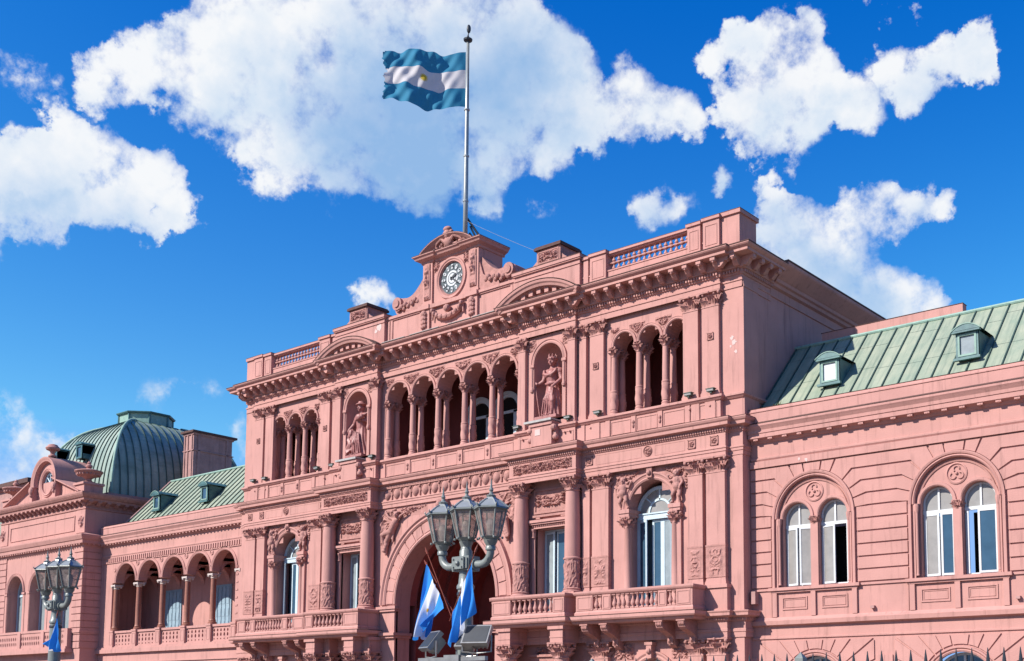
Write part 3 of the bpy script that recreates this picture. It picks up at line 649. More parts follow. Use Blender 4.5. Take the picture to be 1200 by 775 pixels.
for s in (1, -1):
    for k in range(3): pframe(*S2(12.37+(k-1)*1.408-.54, 12.37+(k-1)*1.408+.54, s), 13.3, 13.9, -.24)
    for k in (1, 2): drop2(s*12.37+(k-1.5)*1.408, -.31, 13.72, 13.56)
    pframe(*S2(5.15, 6.0, s), 13.3, 13.85, -.38); pframe(*S2(7.55, 8.4, s), 13.3, 13.85, -.38); pframe(*S2(14.3, 15.9, s), 13.3, 13.9, -.24)
    for x in (5.35, 5.8, 7.9, 8.2, 14.6, 15.6, 9.3): m = MB(); m.ball((s*x, -.30 if x > 8.5 else -.44, 13.8), .055, 6); part(m, 'stud')


# ---- second entablature
PC = [(-17.05, 5), (-17.05, -.12), (-16.38, -.12), (-16.38, -.36), (-8.86, -.36), (-8.86, -.78), (-4.87, -.78), (-4.87, -.2)]
PATHC = PC+[(-x, y) for x, y in PC[::-1]]
c = MB(); c.sweep(PATHC, [(-.1, 11.64), (.0, 11.64), (.0, 11.8), (.03, 11.82), (.03, 11.92), (.06, 11.94), (.06, 11.99), (0, 12.02), (0, 12.58), (.04, 12.6), (.04, 12.64), (.07, 12.66), (.07, 12.76), (.13, 12.8), (.27, 12.83), (.28, 12.95), (.33, 13.0), (.37, 13.08), (.37, 13.12), (-.25, 13.16)])
along(PATHC, 0, .12, lambda p, d, n: bx(c, p, d, n, .065, .065, .12, 12.665, 12.755))
part(c, 'storey_cornice')
c = MB(); c.sweep(PATHC, [(.2, 13.128), (.375, 13.122), (.385, 13.14), (.2, 13.16)]); part(c, 'storey_coping', DIRT)
for s in (1, -1):
    m = relief(*S2(5.1, 8.65, s), 12.06, 12.54, -.78, .11, 3, .033); part(m, 'frieze_relief', PINKC)
    for x in (9.3, 14.75, 15.85): part(rosette(s*x, -.36, 12.3, .19), 'rosette', PINKC)
    part(rosette(s*12.5, -.36, 12.32, .23, square=False), 'rosette', PINKC)
    m = MB(); frame(m, *S2(9.65, 12.15, s), 12.08, 12.52, -.36, .03, .012); frame(m, *S2(12.85, 14.4, s), 12.08, 12.52, -.36, .03, .012); part(m, 'frieze_panel')
sh = MB()
for k in range(13):
    x = -4.2+k*.7; P = []
    for i in range(6):
        t = i/5; P.append([(x+.25*t*math.cos(a)*(1 if math.sin(a) > 0 else 1-.45*abs(math.sin(a))**2), -.2-.13*(1-t**2.5)-.012, 12.3+.30*t*math.sin(a)) for a in [2*PI*q/20 for q in range(20)]])
    sh.grid(P, closed_v=True)
    sh.tube([(x+.30*math.cos(a), -.22, 12.3+.32*math.sin(a)) for a in [PI*1.05*q/10-PI*.02 for q in range(11)]], .035, 5)
    sh.box(x+.31, x+.39, -.27, -.2, 12.05, 12.58); sh.ball((x+.35, -.27, 12.5), .07, 6)
sh.box(-4.8, 4.8, -.30, -.2, 12.6, 12.72)
part(sh, 'shield_frieze', PINKC)

# ---- lower order: pilasters, columns, windows
def big_column(x):
    y = -.5; r = .35; m = MB()
    m.box(-.47, .47, -.47, .4, -.02, .1); m.lathe(0, 0, [(.45, .1), (.46, .15), (.38, .2), (.42, .26), (.37, .3)], 24)
    m.lathe(0, 0, [(.40, 1.56), (.41, 1.62), (.36, 1.66), (.355, 2.4), (.345, 3.4), (.31, 4.55), (.31, 4.6), (.35, 4.62), (.35, 4.66)], 24)
    o = part(m, 'column', smooth='auto', loc=(x, y, 6.42))
    d = MB(); P = []
    for i in range(25):
        t = i/24; z = .3+1.26*t
        row = []
        for q in range(60):
            a = 2*PI*q/60
            h = max(0, 1-abs(noise.noise(Vector((math.cos(a)*2.6, math.sin(a)*2.6, z*3.2))))*4)*.035+max(0, math.cos(5*a+9*t))*max(0, math.sin(3*PI*t))*.03
            row.append(((.355+h)*math.cos(a), (.355+h)*math.sin(a), z))
        P.append(row)
    d.grid(P, closed_v=True); link('carved_drum', d.mesh('carved_drum', PINKC), o)
    cap_at(0, 0, 4.66, .66, .66, .6, o, 2.4, 6)
    return o
for x in (5.38, 8.46, -5.38, -8.46): big_column(x)
for s in (1, -1):
    for (a, b2) in ((8.86, 9.28), (9.42, 10.33), (14.5, 15.22), (15.4, 16.3)):
        pilaster(*S2(a, b2, s), 6.42, 11.64, -.1, .22, .6, .25, panel=(6.72, 7.98))
    # pedestals under the pilasters
    for (a, b2) in ((8.8, 9.34), (9.36, 10.42), (14.45, 15.3), (15.32, 16.42)):
        m = MB(); A, B = S2(a, b2, s); m.box(A, B, -.40, 0, 5.3, 6.3); m.box(A-.04, B+.04, -.47, 0, 6.28, 6.42); m.box(A-.03, B+.03, -.44, 0, 5.3, 5.42); part(m, 'pilaster_pedestal')
    for x, z in ((9.87, 9.9), (15.1, 9.9)): 
        pass
    # arched balcony window
    cx = s*12.5; zs = 9.95; r = 1.18
    m = MB(); m.arch(cx, zs, -.1, [(r, 0), (r, .06), (r+.07, .1), (r+.12, .07), (r+.2, .1), (r+.24, .14), (r+.3, .14), (r+.32, .1), (r+.32, 0)], n=36)
    for q in (-1, 1):
        m.box(cx+q*(r-.12), cx+q*(r+.42), -.32, .8, 9.65, 9.78); m.box(cx+q*(r-.16), cx+q*(r+.46), -.36, .8, 9.78, 9.95)
        m.box(cx+q*(r+.16), cx+q*(r+.4), -.22, 0, 5.4, 9.65)
    part(m, 'window_arch')
    for q in (-1, 1):
        m = MB(); m.lathe(0, 0, [(.24, 0), (.24, .1), (.2, .14), (.22, .2), (.18, .25), (.18, 1.6), (.155, 3.6), (.18, 3.63), (.18, 3.67)], 16)
        o = part(m, 'jamb_column', smooth='auto', loc=(cx+q*(r+.06), -.12, 5.5)); cap_at(0, 0, 3.67, .34, .34, .48, o, 3, 6)
        cap_at(cx+q*(r+.28), -.13, 9.2, .2, .14, .45, PAL, 8, 4)
    m = MB(); m.box(cx-.14, cx+.14, -.3, -.1, 11.2, 11.64); m.ball((cx, -.3, 11.4), .12, 8)
    # spandrel background carving
    for q in (-1, 1):
        a, b2 = sorted((cx+q*.55, cx+q*1.95))
        def mk(u, v, q=q): return 1 if (v > .15 - .9*(u*q) ) else 0
        m.add(relief(a, b2, 10.6, 11.6, -.1, .09, 11, .04, mask=mk))
    part(m, 'window_spandrel', PINKC)
    # rectangular window between the columns
    a, b2 = S2(5.95, 7.9, s)
    m = MB(); m.box(a-.14, a, -.2, .0, 5.4, 9.6); m.box(b2, b2+.14, -.2, 0, 5.4, 9.6); m.box(a-.14, b2+.14, -.22, 0, 9.6, 9.78); m.box(a-.22, b2+.22, -.34, 0, 9.78, 9.86); m.box(a-.26, b2+.26, -.4, 0, 9.86, 9.98)
    for k in range(18): m.box(a-.1+k*.123, a-.04+k*.123, -.27, -.2, 9.7, 9.78)
    for x in (a-.07, b2+.07): m.lathe(x, -.22, [(.08, 9.2), (.05, 9.25), (.05, 9.45), (.1, 9.55), (.1, 9.6)], 8)
    part(m, 'window_surround')
    m = MB(); m.box(a-.05, b2+.05, -.17, 0, 10.2, 11.4); frame(m, a-.05, b2+.05, 10.28, 11.4, -.17, .09, .05); m.box(a-.1, b2+.1, -.26, 0, 10.12, 10.22)
    m.box(a+.1, a+.35, -.25, 0, 10.04, 10.14); m.box(b2-.35, b2-.1, -.25, 0, 10.04, 10.14)
    mm = lambda u, v: 1 if (v > -.55+.0 and v < .9-.5*(1-abs(u))**2 and (v < .75 - .9*math.exp(-((abs(u)-.0)/.45)**2)*.5)) else 0
    m.add(relief(a+.1, b2-.1, 10.42, 11.28, -.17, .15, 8, .035, mask=mm, freq=7)); part(m, 'garland_panel', PINKC)

# ---- windows (frame, panes and leaves as their own pieces)
def fill(x0, x1, z0, z1, y, name, m, p, th=.02):
    q = MB(); q.box(x0, x1, y-th, y, z0, z1); return link(name, q.mesh(name, m), p)
def leaf(x0, x1, z0, z1, y, p, glass, fr=WFR, fw=.1, hinge=None, ang=0, low=.0, name='casement'):
    w = x1-x0; m = MB(); m.prism(rect(0, w, z0, z1), -.05, 0, [rect(fw, w-fw, z0+fw+low, z1-fw)], back=True)
    if low: m.box(fw, w-fw, -.03, -.01, z0+fw, z0+low)
    g = MB(); g.box(fw-.01, w-fw+.01, -.03, -.02, z0+fw+low-.01, z1-fw+.01)
    if hinge == 'R':
        for q in (m, g): q.v = [(v[0]-w, v[1], v[2]) for v in q.v]
    o = link(name, m.mesh(name, fr), p, ((x1 if hinge == 'R' else x0), y, 0), rz=R(ang)); 
    link('pane', g.mesh('pane', glass), o); return o
def balcony_door(cx, s):
    zs = 9.75; r = 1.12; y = .55
    f = MB(); f.prism(archhole(cx, 5.3, zs, r+.08), y-.1, y, [archhole(cx, 5.3, zs, r-.07)])
    f.box(cx-r, cx+r, y-.16, y, zs-.22, zs+.06); f.box(cx-r, cx+r, y-.2, y, zs+.0, zs+.06)
    f.arch(cx, zs+.06, y, [(.52, 0), (.52, .07), (.61, .07), (.61, 0)]); f.box(cx-.035, cx+.035, y-.07, y, zs+.6, zs+r)
    for a in (PI*.25, PI*.75): f.tube([(cx+.6*math.cos(a), y-.04, zs+.06+.6*math.sin(a)), (cx+1.08*math.cos(a), y-.04, zs+1.08*math.sin(a))], .03, 5)
    w = part(f, 'balcony_window', WFR)
    g = MB(); g.prism(archhole(cx, zs, zs, r), y-.03, y-.02, reveal=False); link('pane', g.mesh('pane', CURT), w)
    fill(cx-r, cx+r, 5.3, zs-.2, y+.3, 'curtain_or_dark', ROOMC, w)
    if s > 0:
        leaf(cx-r+.02, cx-.42, 5.35, zs-.24, y-.02, w, GLASS, ang=-24); leaf(cx-.42, cx+.12, 5.35, zs-.24, y+.02, w, GLASS)
        leaf(cx+.12, cx+.60, 5.35, zs-.24, y+.02, w, GLASSP); leaf(cx+.6, cx+r-.02, 5.35, zs-.24, y-.02, w, GLASS, hinge='R', ang=35)
    else:
        leaf(cx-r+.02, cx-.52, 5.35, zs-.24, y-.03, w, GLASSP, ang=-38); leaf(cx-.5, cx-.02, 5.35, zs-.24, y, w, GLASS, ang=0)
        leaf(cx-.02, cx+.5, 5.35, zs-.24, y, w, GLASSP); leaf(cx+.5, cx+r, 5.35, zs-.24, y-.02, w, GLASSP, hinge='R', ang=12)
balcony_door(12.5, 1); balcony_door(-12.5, -1)
for s in (1, -1):
    a, b2 = S2(5.95, 7.9, s); f = MB(); f.prism(rect(a, b2, 5.3, 9.6), .5, .6, [rect(a+.06, b2-.06, 5.3, 9.52)]); w = part(f, 'french_window', WFR)
    fill(a, b2, 5.3, 9.6, .9, 'curtain_or_dark', ROOMC, w)
    leaf(a+.05, a+.72, 5.35, 9.5, .52, w, GLASSP, ang=-8); leaf(a+.72, b2-.62, 5.35, 9.5, .55, w, GLASS); leaf(b2-.62, b2-.05, 5.35, 9.5, .5, w, GLASSP, hinge='R', ang=10)
    # street-level arch under the balcony
    cx = s*12.55; m = MB(); m.arch(cx, 2.55, -.1, [(1.0, 0), (1.0, .06), (1.08, .1), (1.16, .07), (1.24, .12), (1.3, .12), (1.3, 0)], n=28); m.box(cx-.13, cx+.13, -.42, -.1, 3.55, 4.2); m.box(cx-.2, cx+.2, -.45, -.1, 4.1, 4.22); m.ball((cx, -.42, 3.85), .13, 8); part(m, 'street_arch')
    f = MB(); f.prism(archhole(cx, 1, 2.55, 1.02), .5, .6, [archhole(cx, 1, 2.55, .92)]); f.box(cx-.04, cx+.04, .5, .58, 1, 3.5); f.box(cx-1, cx+1, .5, .58, 2.5, 2.6); w = part(f, 'street_window', WFR)
    g = MB(); g.prism(archhole(cx, 1, 2.55, 1.0), .57, .58, reveal=False); link('pane', g.mesh('pane', GLASS), w)

# ---- great central arch
m = MB(); N_ = 19; m.arch(0, 6.65, -.1, [(3.5, 0), (3.5, .1), (3.56, .14), (3.66, .1), (3.68, .04), (4.22, .04), (4.24, .1), (4.32, .16), (4.42, .12), (4.5, .2), (4.6, .2), (4.62, 0)], n=60)
for k in range(N_+1):
    a = PI*k/N_; 
m2 = MB()
for k in range(N_):
    a0 = PI*k/N_+.012; a1 = PI*(k+1)/N_-.012
    m2.arch(0, 6.65, -.14, [(3.71, 0), (3.71, .045), (4.2, .045), (4.2, 0)], a0, a1, n=4)
part(m, 'great_arch'); part(m2, 'voussoirs')
for q in (-1, 1):
    m = MB(); A, B = sorted((q*3.5, q*4.62)); m.box(A, B, -.22, -.0, 5.2, 6.3); m.box(min(q*3.38, q*4.7), max(q*3.38, q*4.7), -.32, 0, 6.3, 6.42); m.box(min(q*3.3, q*4.75), max(q*3.3, q*4.75), -.38, 0, 6.42, 6.56)
    m.box(min(q*3.4, q*4.9), max(q*3.4, q*4.9), -.34, .8, 4.95, 5.2); m.box(min(q*3.3, q*4.95), max(q*3.3, q*4.95), -.44, .8, 5.08, 5.22); m.box(A, B, -.2, 0, 3.0, 4.95)
    m.box(A, A+.04 if q < 0 else A+.0401, -.24, -.1, 5.3, 6.3)
    part(m, 'arch_impost')
# the deep porch behind the arch
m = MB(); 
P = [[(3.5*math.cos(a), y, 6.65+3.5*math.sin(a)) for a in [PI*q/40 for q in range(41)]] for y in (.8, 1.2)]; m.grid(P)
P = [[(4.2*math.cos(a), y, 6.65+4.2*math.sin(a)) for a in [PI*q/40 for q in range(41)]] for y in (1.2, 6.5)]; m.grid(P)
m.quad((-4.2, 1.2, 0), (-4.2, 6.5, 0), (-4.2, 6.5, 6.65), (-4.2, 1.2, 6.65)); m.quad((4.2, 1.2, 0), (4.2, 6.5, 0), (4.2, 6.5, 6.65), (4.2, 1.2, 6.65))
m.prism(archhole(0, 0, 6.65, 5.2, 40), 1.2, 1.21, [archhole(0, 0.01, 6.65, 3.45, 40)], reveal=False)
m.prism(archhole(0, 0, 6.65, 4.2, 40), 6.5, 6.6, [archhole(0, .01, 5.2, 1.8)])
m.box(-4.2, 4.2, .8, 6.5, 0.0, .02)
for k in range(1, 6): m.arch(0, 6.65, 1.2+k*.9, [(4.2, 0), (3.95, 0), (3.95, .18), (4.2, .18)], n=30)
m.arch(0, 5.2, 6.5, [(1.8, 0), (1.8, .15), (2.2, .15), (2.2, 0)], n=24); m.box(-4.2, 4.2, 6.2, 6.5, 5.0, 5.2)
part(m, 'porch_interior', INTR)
m = MB(); m.box(-3, 3, 7.5, 7.6, 0, 8); part(m, 'porch_doorway_dark', BLACK)  # black sheet behind the opening, painted darkness

# ---- balconies
def baluster_mesh(h, r):
    m = MB(); m.box(-r*.9, r*.9, -r*.9, r*.9, 0, h*.08); m.lathe(0, 0, [(r*.6, h*.08), (r*.5, h*.14), (r*1.0, h*.3), (r*.95, h*.4), (r*.42, h*.68), (r*.38, h*.8), (r*.62, h*.84), (r*.45, h*.88), (r*.7, h*.93)], 12); m.box(-r*.9, r*.9, -r*.9, r*.9, h*.93, h)
    return m.mesh('baluster', PINK, 'auto')
BAL = baluster_mesh(.62, .105)
def balcony(X0, X1, y0, piers, gaps, s, base_plane):
    m = MB(); a, b2 = S2(X0, X1, s)
    path = [(a+.12, base_plane), (a+.12, y0+.28), (b2-.12, y0+.28), (b2-.12, base_plane)]
    m.sweep(path, [(-.2, 5.02), (.06, 5.02), (.1, 5.06), (.12, 5.1), (.12, 5.14), (.24, 5.16), (.28, 5.22), (.28, 5.34), (.1, 5.38), (-.4, 5.38)])
    m.box(a+.3, b2-.3, y0+.3, base_plane, 5.03, 5.36)
    m.sweep(path, [(-.18, 5.38), (.04, 5.38), (.04, 5.5), (0, 5.56), (-.02, 5.6), (-.22, 5.6)]); 
    m.sweep(path, [(-.18, 6.24), (.02, 6.24), (.06, 6.28), (.09, 6.34), (.09, 6.4), (0, 6.43), (-.24, 6.43), (-.27, 6.38), (-.2, 6.26), (-.2, 6.24)])
    yf = y0+.28
    for p0, p1 in piers:
        p0, p1 = S2(p0, p1, s); m.box(p0, p1, yf-.015, yf+.2, 5.6, 6.25); frame(m, p0+.06, p1-.06, 5.66, 6.18, yf-.015, .03, .02)
    for sx in (a+.13, b2-.12-.21): m.box(sx, sx+.2, yf, base_plane, 5.6, 6.25)
    o = part(m, 'balcony')
    for g0, g1, n in gaps:
        for k in range(n):
            x = g0+(g1-g0)*(k+.5)/n; link('baluster', BAL, o, (s*x, yf+.1, 5.61))
    c2 = MB(); c2.sweep(path, [(.18, 5.35), (.285, 5.342), (.295, 5.36), (.2, 5.385)]); link('coping', c2.mesh('coping', DIRT), o)
    return o
for s in (1, -1):
    balcony(9.23, 15.51, -1.6, [(9.4, 10.28), (10.8, 11.25), (13.7, 14.12), (14.6, 15.3)], [(10.3, 10.78, 2), (11.27, 13.68, 10), (14.14, 14.58, 2)], s, -.1)
    balcony(4.53, 9.06, -1.87, [(4.65, 5.78), (8.28, 8.92)], [(5.82, 8.25, 8)], s, -.1)
    # consoles under the side balcony
    for x in (9.85, 10.9, 13.75, 14.85):
        m = MB(); x *= s; w = .34
        sec = [(-.1, 4.0), (-.25, 3.95), (-.42, 4.05), (-.5, 4.25), (-.62, 4.42), (-.9, 4.55), (-1.15, 4.62), (-1.3, 4.72), (-1.36, 4.86), (-1.3, 5.02), (-.1, 5.02)]
        P = [[(x+u, y, z) for y, z in sec] for u in (-w/2, w/2)]; m.grid(P, closed_v=True); m.cap(P[0]); m.cap(P[1], True)
        m.box(x-w/2-.04, x+w/2+.04, -1.42, -.1, 4.96, 5.02)
        for q in range(4): m.ball((x-w/2+.06+q*.075, -1.36, 4.88), .055, 6, (1, 1, 1.6))
        m.add(relief(x-w/2+.03, x+w/2-.03, 4.1, 4.6, -.55, .1, 2, .05)); part(m, 'console', PINKC)
# ---- ledge and order of the street storey (only its head shows)
PD = [(-17.1, 5), (-17.1, -.14), (-16.42, -.14), (-16.42, -.42), (-4.9, -.42)]
for pth in (PD, [(-x, y) for x, y in PD[::-1]]):
    c = MB(); c.sweep(pth, [(-.1, 4.3), (0, 4.3), (0, 4.5), (.03, 4.52), (.03, 4.62), (0, 4.64), (0, 4.92), (.05, 4.94), (.08, 5.0), (.08, 5.06), (.2, 5.1), (.3, 5.14), (.3, 5.24), (.34, 5.3), (.34, 5.33), (-.2, 5.4)])
    along(pth, 0, .12, lambda p, d, n: bx(c, p, d, n, .065, .065, .13, 4.985, 5.065))
    part(c, 'street_storey_cornice')
for s in (1, -1):
    for (a, b2) in ((9.42, 10.33), (14.5, 15.22), (15.4, 16.3)): pilaster(*S2(a, b2, s), 0.2, 4.3, -.1, .25, .66)
    for x in (4.85, 5.38, 8.0, 8.46):
        x *= s; m = MB(); y = -1.2 if abs(x) in (5.38, 8.46) else -.6
        m.box(x-.36, x+.36, y-.36, -.1, 4.3, 4.86); m.box(x-.44, x+.44, y-.44, -.1, 4.86, 5.02); m.box(x-.38, x+.38, y-.38, -.1, 4.5, 4.56)
        o = part(m, 'entablature_block')
        m = MB(); m.lathe(0, 0, [(.45, .2), (.45, .3), (.36, .4), (.36, 2), (.32, 3.58), (.35, 3.6), (.35, 3.64)], 20); o = part(m, 'column', smooth='auto', loc=(x, y, 0)); cap_at(0, 0, 3.64, .66, .66, .66, o, 2.4, 6)
    a, b2 = S2(5.9, 7.9, s); m = MB(); m.box(a, b2, -.3, 0, 3.55, 3.75); m.box(a-.08, b2+.08, -.4, 0, 3.75, 3.86); m.add(relief(a+.1, b2-.1, 3.86, 4.2, -.1, .15, 2, .05)); m.box(a, b2, -.12, -.08, 0, 3.5); part(m, 'street_window_hood', PINKC)
    part(relief(*S2(10.5, 11.6, s), 3.5, 4.2, -.1, .12, 4, .05), 'street_spandrel', PINKC); part(relief(*S2(13.5, 14.4, s), 3.5, 4.2, -.1, .12, 6, .05), 'street_spandrel', PINKC)

# ---- attic: pediments, parapets, blocks
for s in (1, -1):
    cx = s*6.76; half = 2.5; zb = 19.98; zt = 20.82; sag = zt-zb; Rr = (half*half+sag*sag)/(2*sag); cz = zt-Rr; a = math.asin(half/Rr)
    m = MB(); m.arch(cx, cz, -.34, [(Rr-.36, 0), (Rr-.36, .1), (Rr-.34, .44), (Rr-.24, .72), (Rr-.24, .78), (Rr-.14, .82), (Rr-.08, .88), (Rr, .9), (Rr+.02, .9), (Rr+.05, 0)], PI/2-a, PI/2+a, 40)
    for k in range(9):
        t = PI/2-a*.8+a*1.6*k/8; x = cx+(Rr-.42)*math.cos(t); z = cz+(Rr-.42)*math.sin(t); m.box(x-.12, x+.12, -.98, -.34, z-.08, z+.16)
    part(m, 'segmental_pediment')
    m = MB(); m.prism([(cx-half+.1, 20.0)]+[(cx+half-.1, 20.0)]+arcpts(cx, cz, Rr-.2, PI/2-a*.96, PI/2+a*.96, 20), -.4, -.3); part(m, 'tympanum')
    m = MB(); m.arch(cx, cz, -.34, [(Rr+.03, .3), (Rr+.05, .905), (Rr+.075, .905), (Rr+.08, .3)], PI/2-a, PI/2+a, 40); part(m, 'pediment_coping', DIRT)
    # attic wall over the niche bay
    a0, b0 = S2(4.64, 8.64, s); m = MB(); m.box(a0, b0, -.3, 1.0, 20.1, 21.72); m.box(a0-.06, b0+.06, -.38, 1.06, 21.72, 21.78); m.box(a0-.1, b0+.1, -.42, 1.1, 21.78, 21.92); m.box(a0-.03, b0+.03, -.34, 1, 21.5, 21.55)
    part(m, 'attic_wall')
    m = MB(); m.box(a0-.11, b0+.11, -.43, 1.1, 21.92, 21.95); part(m, 'attic_coping', DIRT)
    # block with carved panel
    m = MB(); xa, xb = cx-.72, cx+.72
    m.box(xa, xb, -.3, 1.0, 21.95, 22.68); frame(m, xa+.08, xb-.08, 22.02, 22.6, -.3, .05, .03)
    m.add(relief(xa+.14, xb-.14, 22.06, 22.56, -.3, .12, 4, .04)); m.box(xb, xb+.02, -.1, .8, 22.05, 22.55)
    for q in (-1, 1):
        P = [[(cx+q*(.72+.62*(1-t)**2.2), y, 21.94+.5*t) for t in [k/8 for k in range(9)]] for y in (-.22, .9)]; m.grid(P)
        for y in (-.22, .9): m.quad(*([(cx+q*.7, y, 21.94)]+[(cx+q*(.72+.62*(1-t)**2.2), y, 21.94+.5*t) for t in [k/8 for k in range(9)]]))
    part(m, 'attic_block', PINKC)
    m = MB(); m.box(xa-.1, xb+.1, -.42, 1.12, 22.68, 22.80); m.box(xa-.06, xb+.06, -.36, 1.06, 22.8, 22.86); part(m, 'block_coping', DIRT)
    # parapet piers and balustrade
    m = MB()
    for p0, p1, y0, zt2 in ((8.77, 9.04, -.18, 21.72), (9.2, 10.1, -.24, 21.74), (14.5, 15.15, -.24, 21.74), (15.3, 16.1, -.26, 21.78)):
        p0, p1 = S2(p0, p1, s); m.box(p0, p1, y0, .4, 20.1, zt2-.1); frame(m, p0+.1, p1-.1, 20.6, zt2-.3, y0, .03, .02) if p1-p0 > .5 else None
        m.box(p0-.05, p1+.05, y0-.07, .45, zt2-.1, zt2+.02)
    p0, p1 = S2(16.12, 17.0, s); m.box(p0, p1, -.12, 1.2, 20.1, 21.7); m.box(p0-.03, p1+.08, -.2, 1.3, 21.7, 21.86)
    p0, p1 = S2(8.64, 16.12, s); m.box(p0, p1, -.12, .3, 20.1, 20.80); m.box(p0, p1, -.15, .33, 20.80, 20.86)
    p0, p1 = S2(10.1, 14.5, s); m.box(p0, p1, -.08, .22, 21.54, 21.60); m.box(p0, p1, -.15, .29, 21.60, 21.70); m.box(p0, p1, -.03, .14, 21.185, 21.22)
    m.box(*S2(8.64, 9.2, s), -.1, .3, 20.9, 21.6); m.box(*S2(15.1, 15.35, s), -.1, .3, 20.9, 21.7); m.box(*S2(15.9, 16.2, s), -.1, .3, 20.9, 21.7)
    o = part(m, 'roof_parapet')
    c2 = MB()
    for p0, p1, y0, zt2 in ((8.77, 9.04, -.18, 21.72), (9.2, 10.1, -.24, 21.74), (14.5, 15.15, -.24, 21.74), (15.3, 16.1, -.26, 21.78)):
        p0, p1 = S2(p0, p1, s); c2.box(p0-.055, p1+.055, y0-.075, .45, zt2+.02, zt2+.045)
    p0, p1 = S2(16.12, 17.0, s); c2.box(p0-.035, p1+.085, -.205, 1.31, 21.86, 21.89); p0, p1 = S2(10.1, 14.5, s); c2.box(p0, p1, -.155, .295, 21.70, 21.72)
    link('coping', c2.mesh('coping', DIRT), o)
    if s > 0 or True:
        B2 = globals().setdefault('BAL2', baluster_mesh(.325, .088))
        for k in range(15):
            x = s*(10.2+(k+.5)*4.25/15)
            link('baluster', B2, o, (x, .06, 20.86)); link('baluster', B2, o, (x, .06, 21.218))
# ---- centre attic and clock
m = MB(); m.box(-4.64, 4.64, -.08, 1.2, 20.1, 21.55); m.box(-4.66, 4.66, -.14, 1.25, 21.55, 21.62); m.box(-4.7, 4.7, -.2, 1.3, 21.62, 21.74)
for q in (-1, 1):
    m.box(*S2(1.35, 2.05, q), -.2, 0, 20.2, 21.56); m.box(*S2(1.3, 2.1, q), -.3, 0, 21.56, 21.78); 
    m.box(*S2(4.2, 4.35, q), -.13, 0, 20.2, 21.55); m.box(*S2(4.4, 4.52, q), -.15, 0, 20.2, 21.55)
m.box(-1.3, 1.3, -.24, 0, 21.56, 21.76)
part(m, 'centre_attic')
g = MB()
for q in (-1, 1):
    for x, zz in ((1.7, 21.1), ): 
        for k in range(4): g.ball((q*x, -.26, 21.35-k*.22), .17-.02*k, 8, (1, .7, 1)); g.ball((q*x+.12, -.24, 21.3-k*.2), .09, 6); g.ball((q*x-.12, -.24, 21.25-k*.2), .09, 6)
g.tube([(1.05*math.cos(a), -.2, 21.45+.55*math.sin(a)) for a in [PI+PI*k/12 for k in range(13)]], [.07+.1*math.sin(PI*k/12) for k in range(13)], 8)
for k in range(9): a = PI+PI*(k+.5)/9; g.ball((1.05*math.cos(a), -.3, 21.45+.55*math.sin(a)), .12, 7)
g.ball((0, -.25, 21.3), .2, 8); g.tube([(-1.05, -.18, 21.45), (-1.1, -.2, 20.9)], .05, 6); g.tube([(1.05, -.18, 21.45), (1.1, -.2, 20.9)], .05, 6)
part(g, 'clock_garland', PINKC, smooth='auto')
m = MB(); m.prism(rect(-1.3, 1.3, 21.75, 24.15), .02, .4, [arcpts(0, 22.93, .84, 0, 2*PI, 40)[:-1]]); m.box(-2.0, 2.0, .3, 1.6, 21.75, 24.15)
for q in (-1, 1):
    m.box(*S2(1.3, 1.98, q), -.08, .3, 21.75, 24.15); m.box(*S2(1.25, 2.03, q), -.12, .3, 21.75, 21.95); m.box(*S2(1.42, 1.86, q), -.13, -.08, 22.1, 23.6)
m.arch(0, 22.93, .02, [(.80, -.1), (.84, .0), (.86, .06), (.92, .03), (.98, .08), (1.06, .08), (1.08, 0)], 0, 2*PI, 44)
part(m, 'clock_housing')
m = MB(); pc = [(-2.0, 1.7), (-2.0, -.05), (-1.25, -.05), (-1.25, .02), (1.25, .02), (1.25, -.05), (2.0, -.05), (2.0, 1.7)]
m.sweep(pc, [(0, 24.0), (.06, 24.03), (.08, 24.12), (.2, 24.18), (.3, 24.22), (.34, 24.3), (.42, 24.36), (.42, 24.4), (-.2, 24.45)]); m.box(-2, 2, 0, 1.7, 24.1, 24.42)
part(m, 'clock_cornice')
half = 1.85; sag = .62; Rr = (half*half+sag*sag)/(2*sag); cz = 24.42+sag-Rr; a = math.asin(half/Rr)
m = MB(); m.arch(0, cz, -.05, [(Rr-.2, -.8), (Rr-.2, .1), (Rr-.14, .24), (Rr-.06, .34), (Rr, .42), (Rr+.03, .42), (Rr+.05, -.9)], PI/2-a, PI/2+a, 30); m.prism([(-half, 24.4), (half, 24.4)]+arcpts(0, cz, Rr-.1, PI/2-a, PI/2+a, 16), .0, .9, back=True)
part(m, 'clock_pediment')
m = MB(); m.arch(0, cz, -.05, [(Rr+.035, -.8), (Rr+.035, .425), (Rr+.055, .425), (Rr+.06, -.8)], PI/2-a, PI/2+a, 30); m.sweep(pc, [(.2, 24.425), (.425, 24.402), (.43, 24.43), (.2, 24.45)]); part(m, 'clock_coping', DIRT)
g = MB(); g.ball((0, -.3, 25.12), .22, 10, (1, .8, 1.2)); g.ball((0, -.3, 25.36), .26, 10, (1, .7, .55)); g.ball((0, -.2, 24.75), .3, 10, (1.1, .7, 1)); g.ball((-.22, -.25, 25.2), .12, 8); g.ball((.22, -.25, 25.2), .12, 8)
rnd = random.Random(3)
for k in range(26):
    x = rnd.uniform(-1.25, 1.25); g.ball((x, -.15, 24.45+rnd.uniform(.04, .42)*(1-(x/1.6)**2)), rnd.uniform(.06, .12), 7)
for q in (-1, 1): g.tube([(q*.15, -.25, 24.7), (q*.45, -.3, 24.95), (q*.8, -.25, 24.8), (q*.95, -.2, 24.6)], [.12, .1, .09, .04], 7)
part(g, 'crowning_shell', PINKC, smooth='auto')
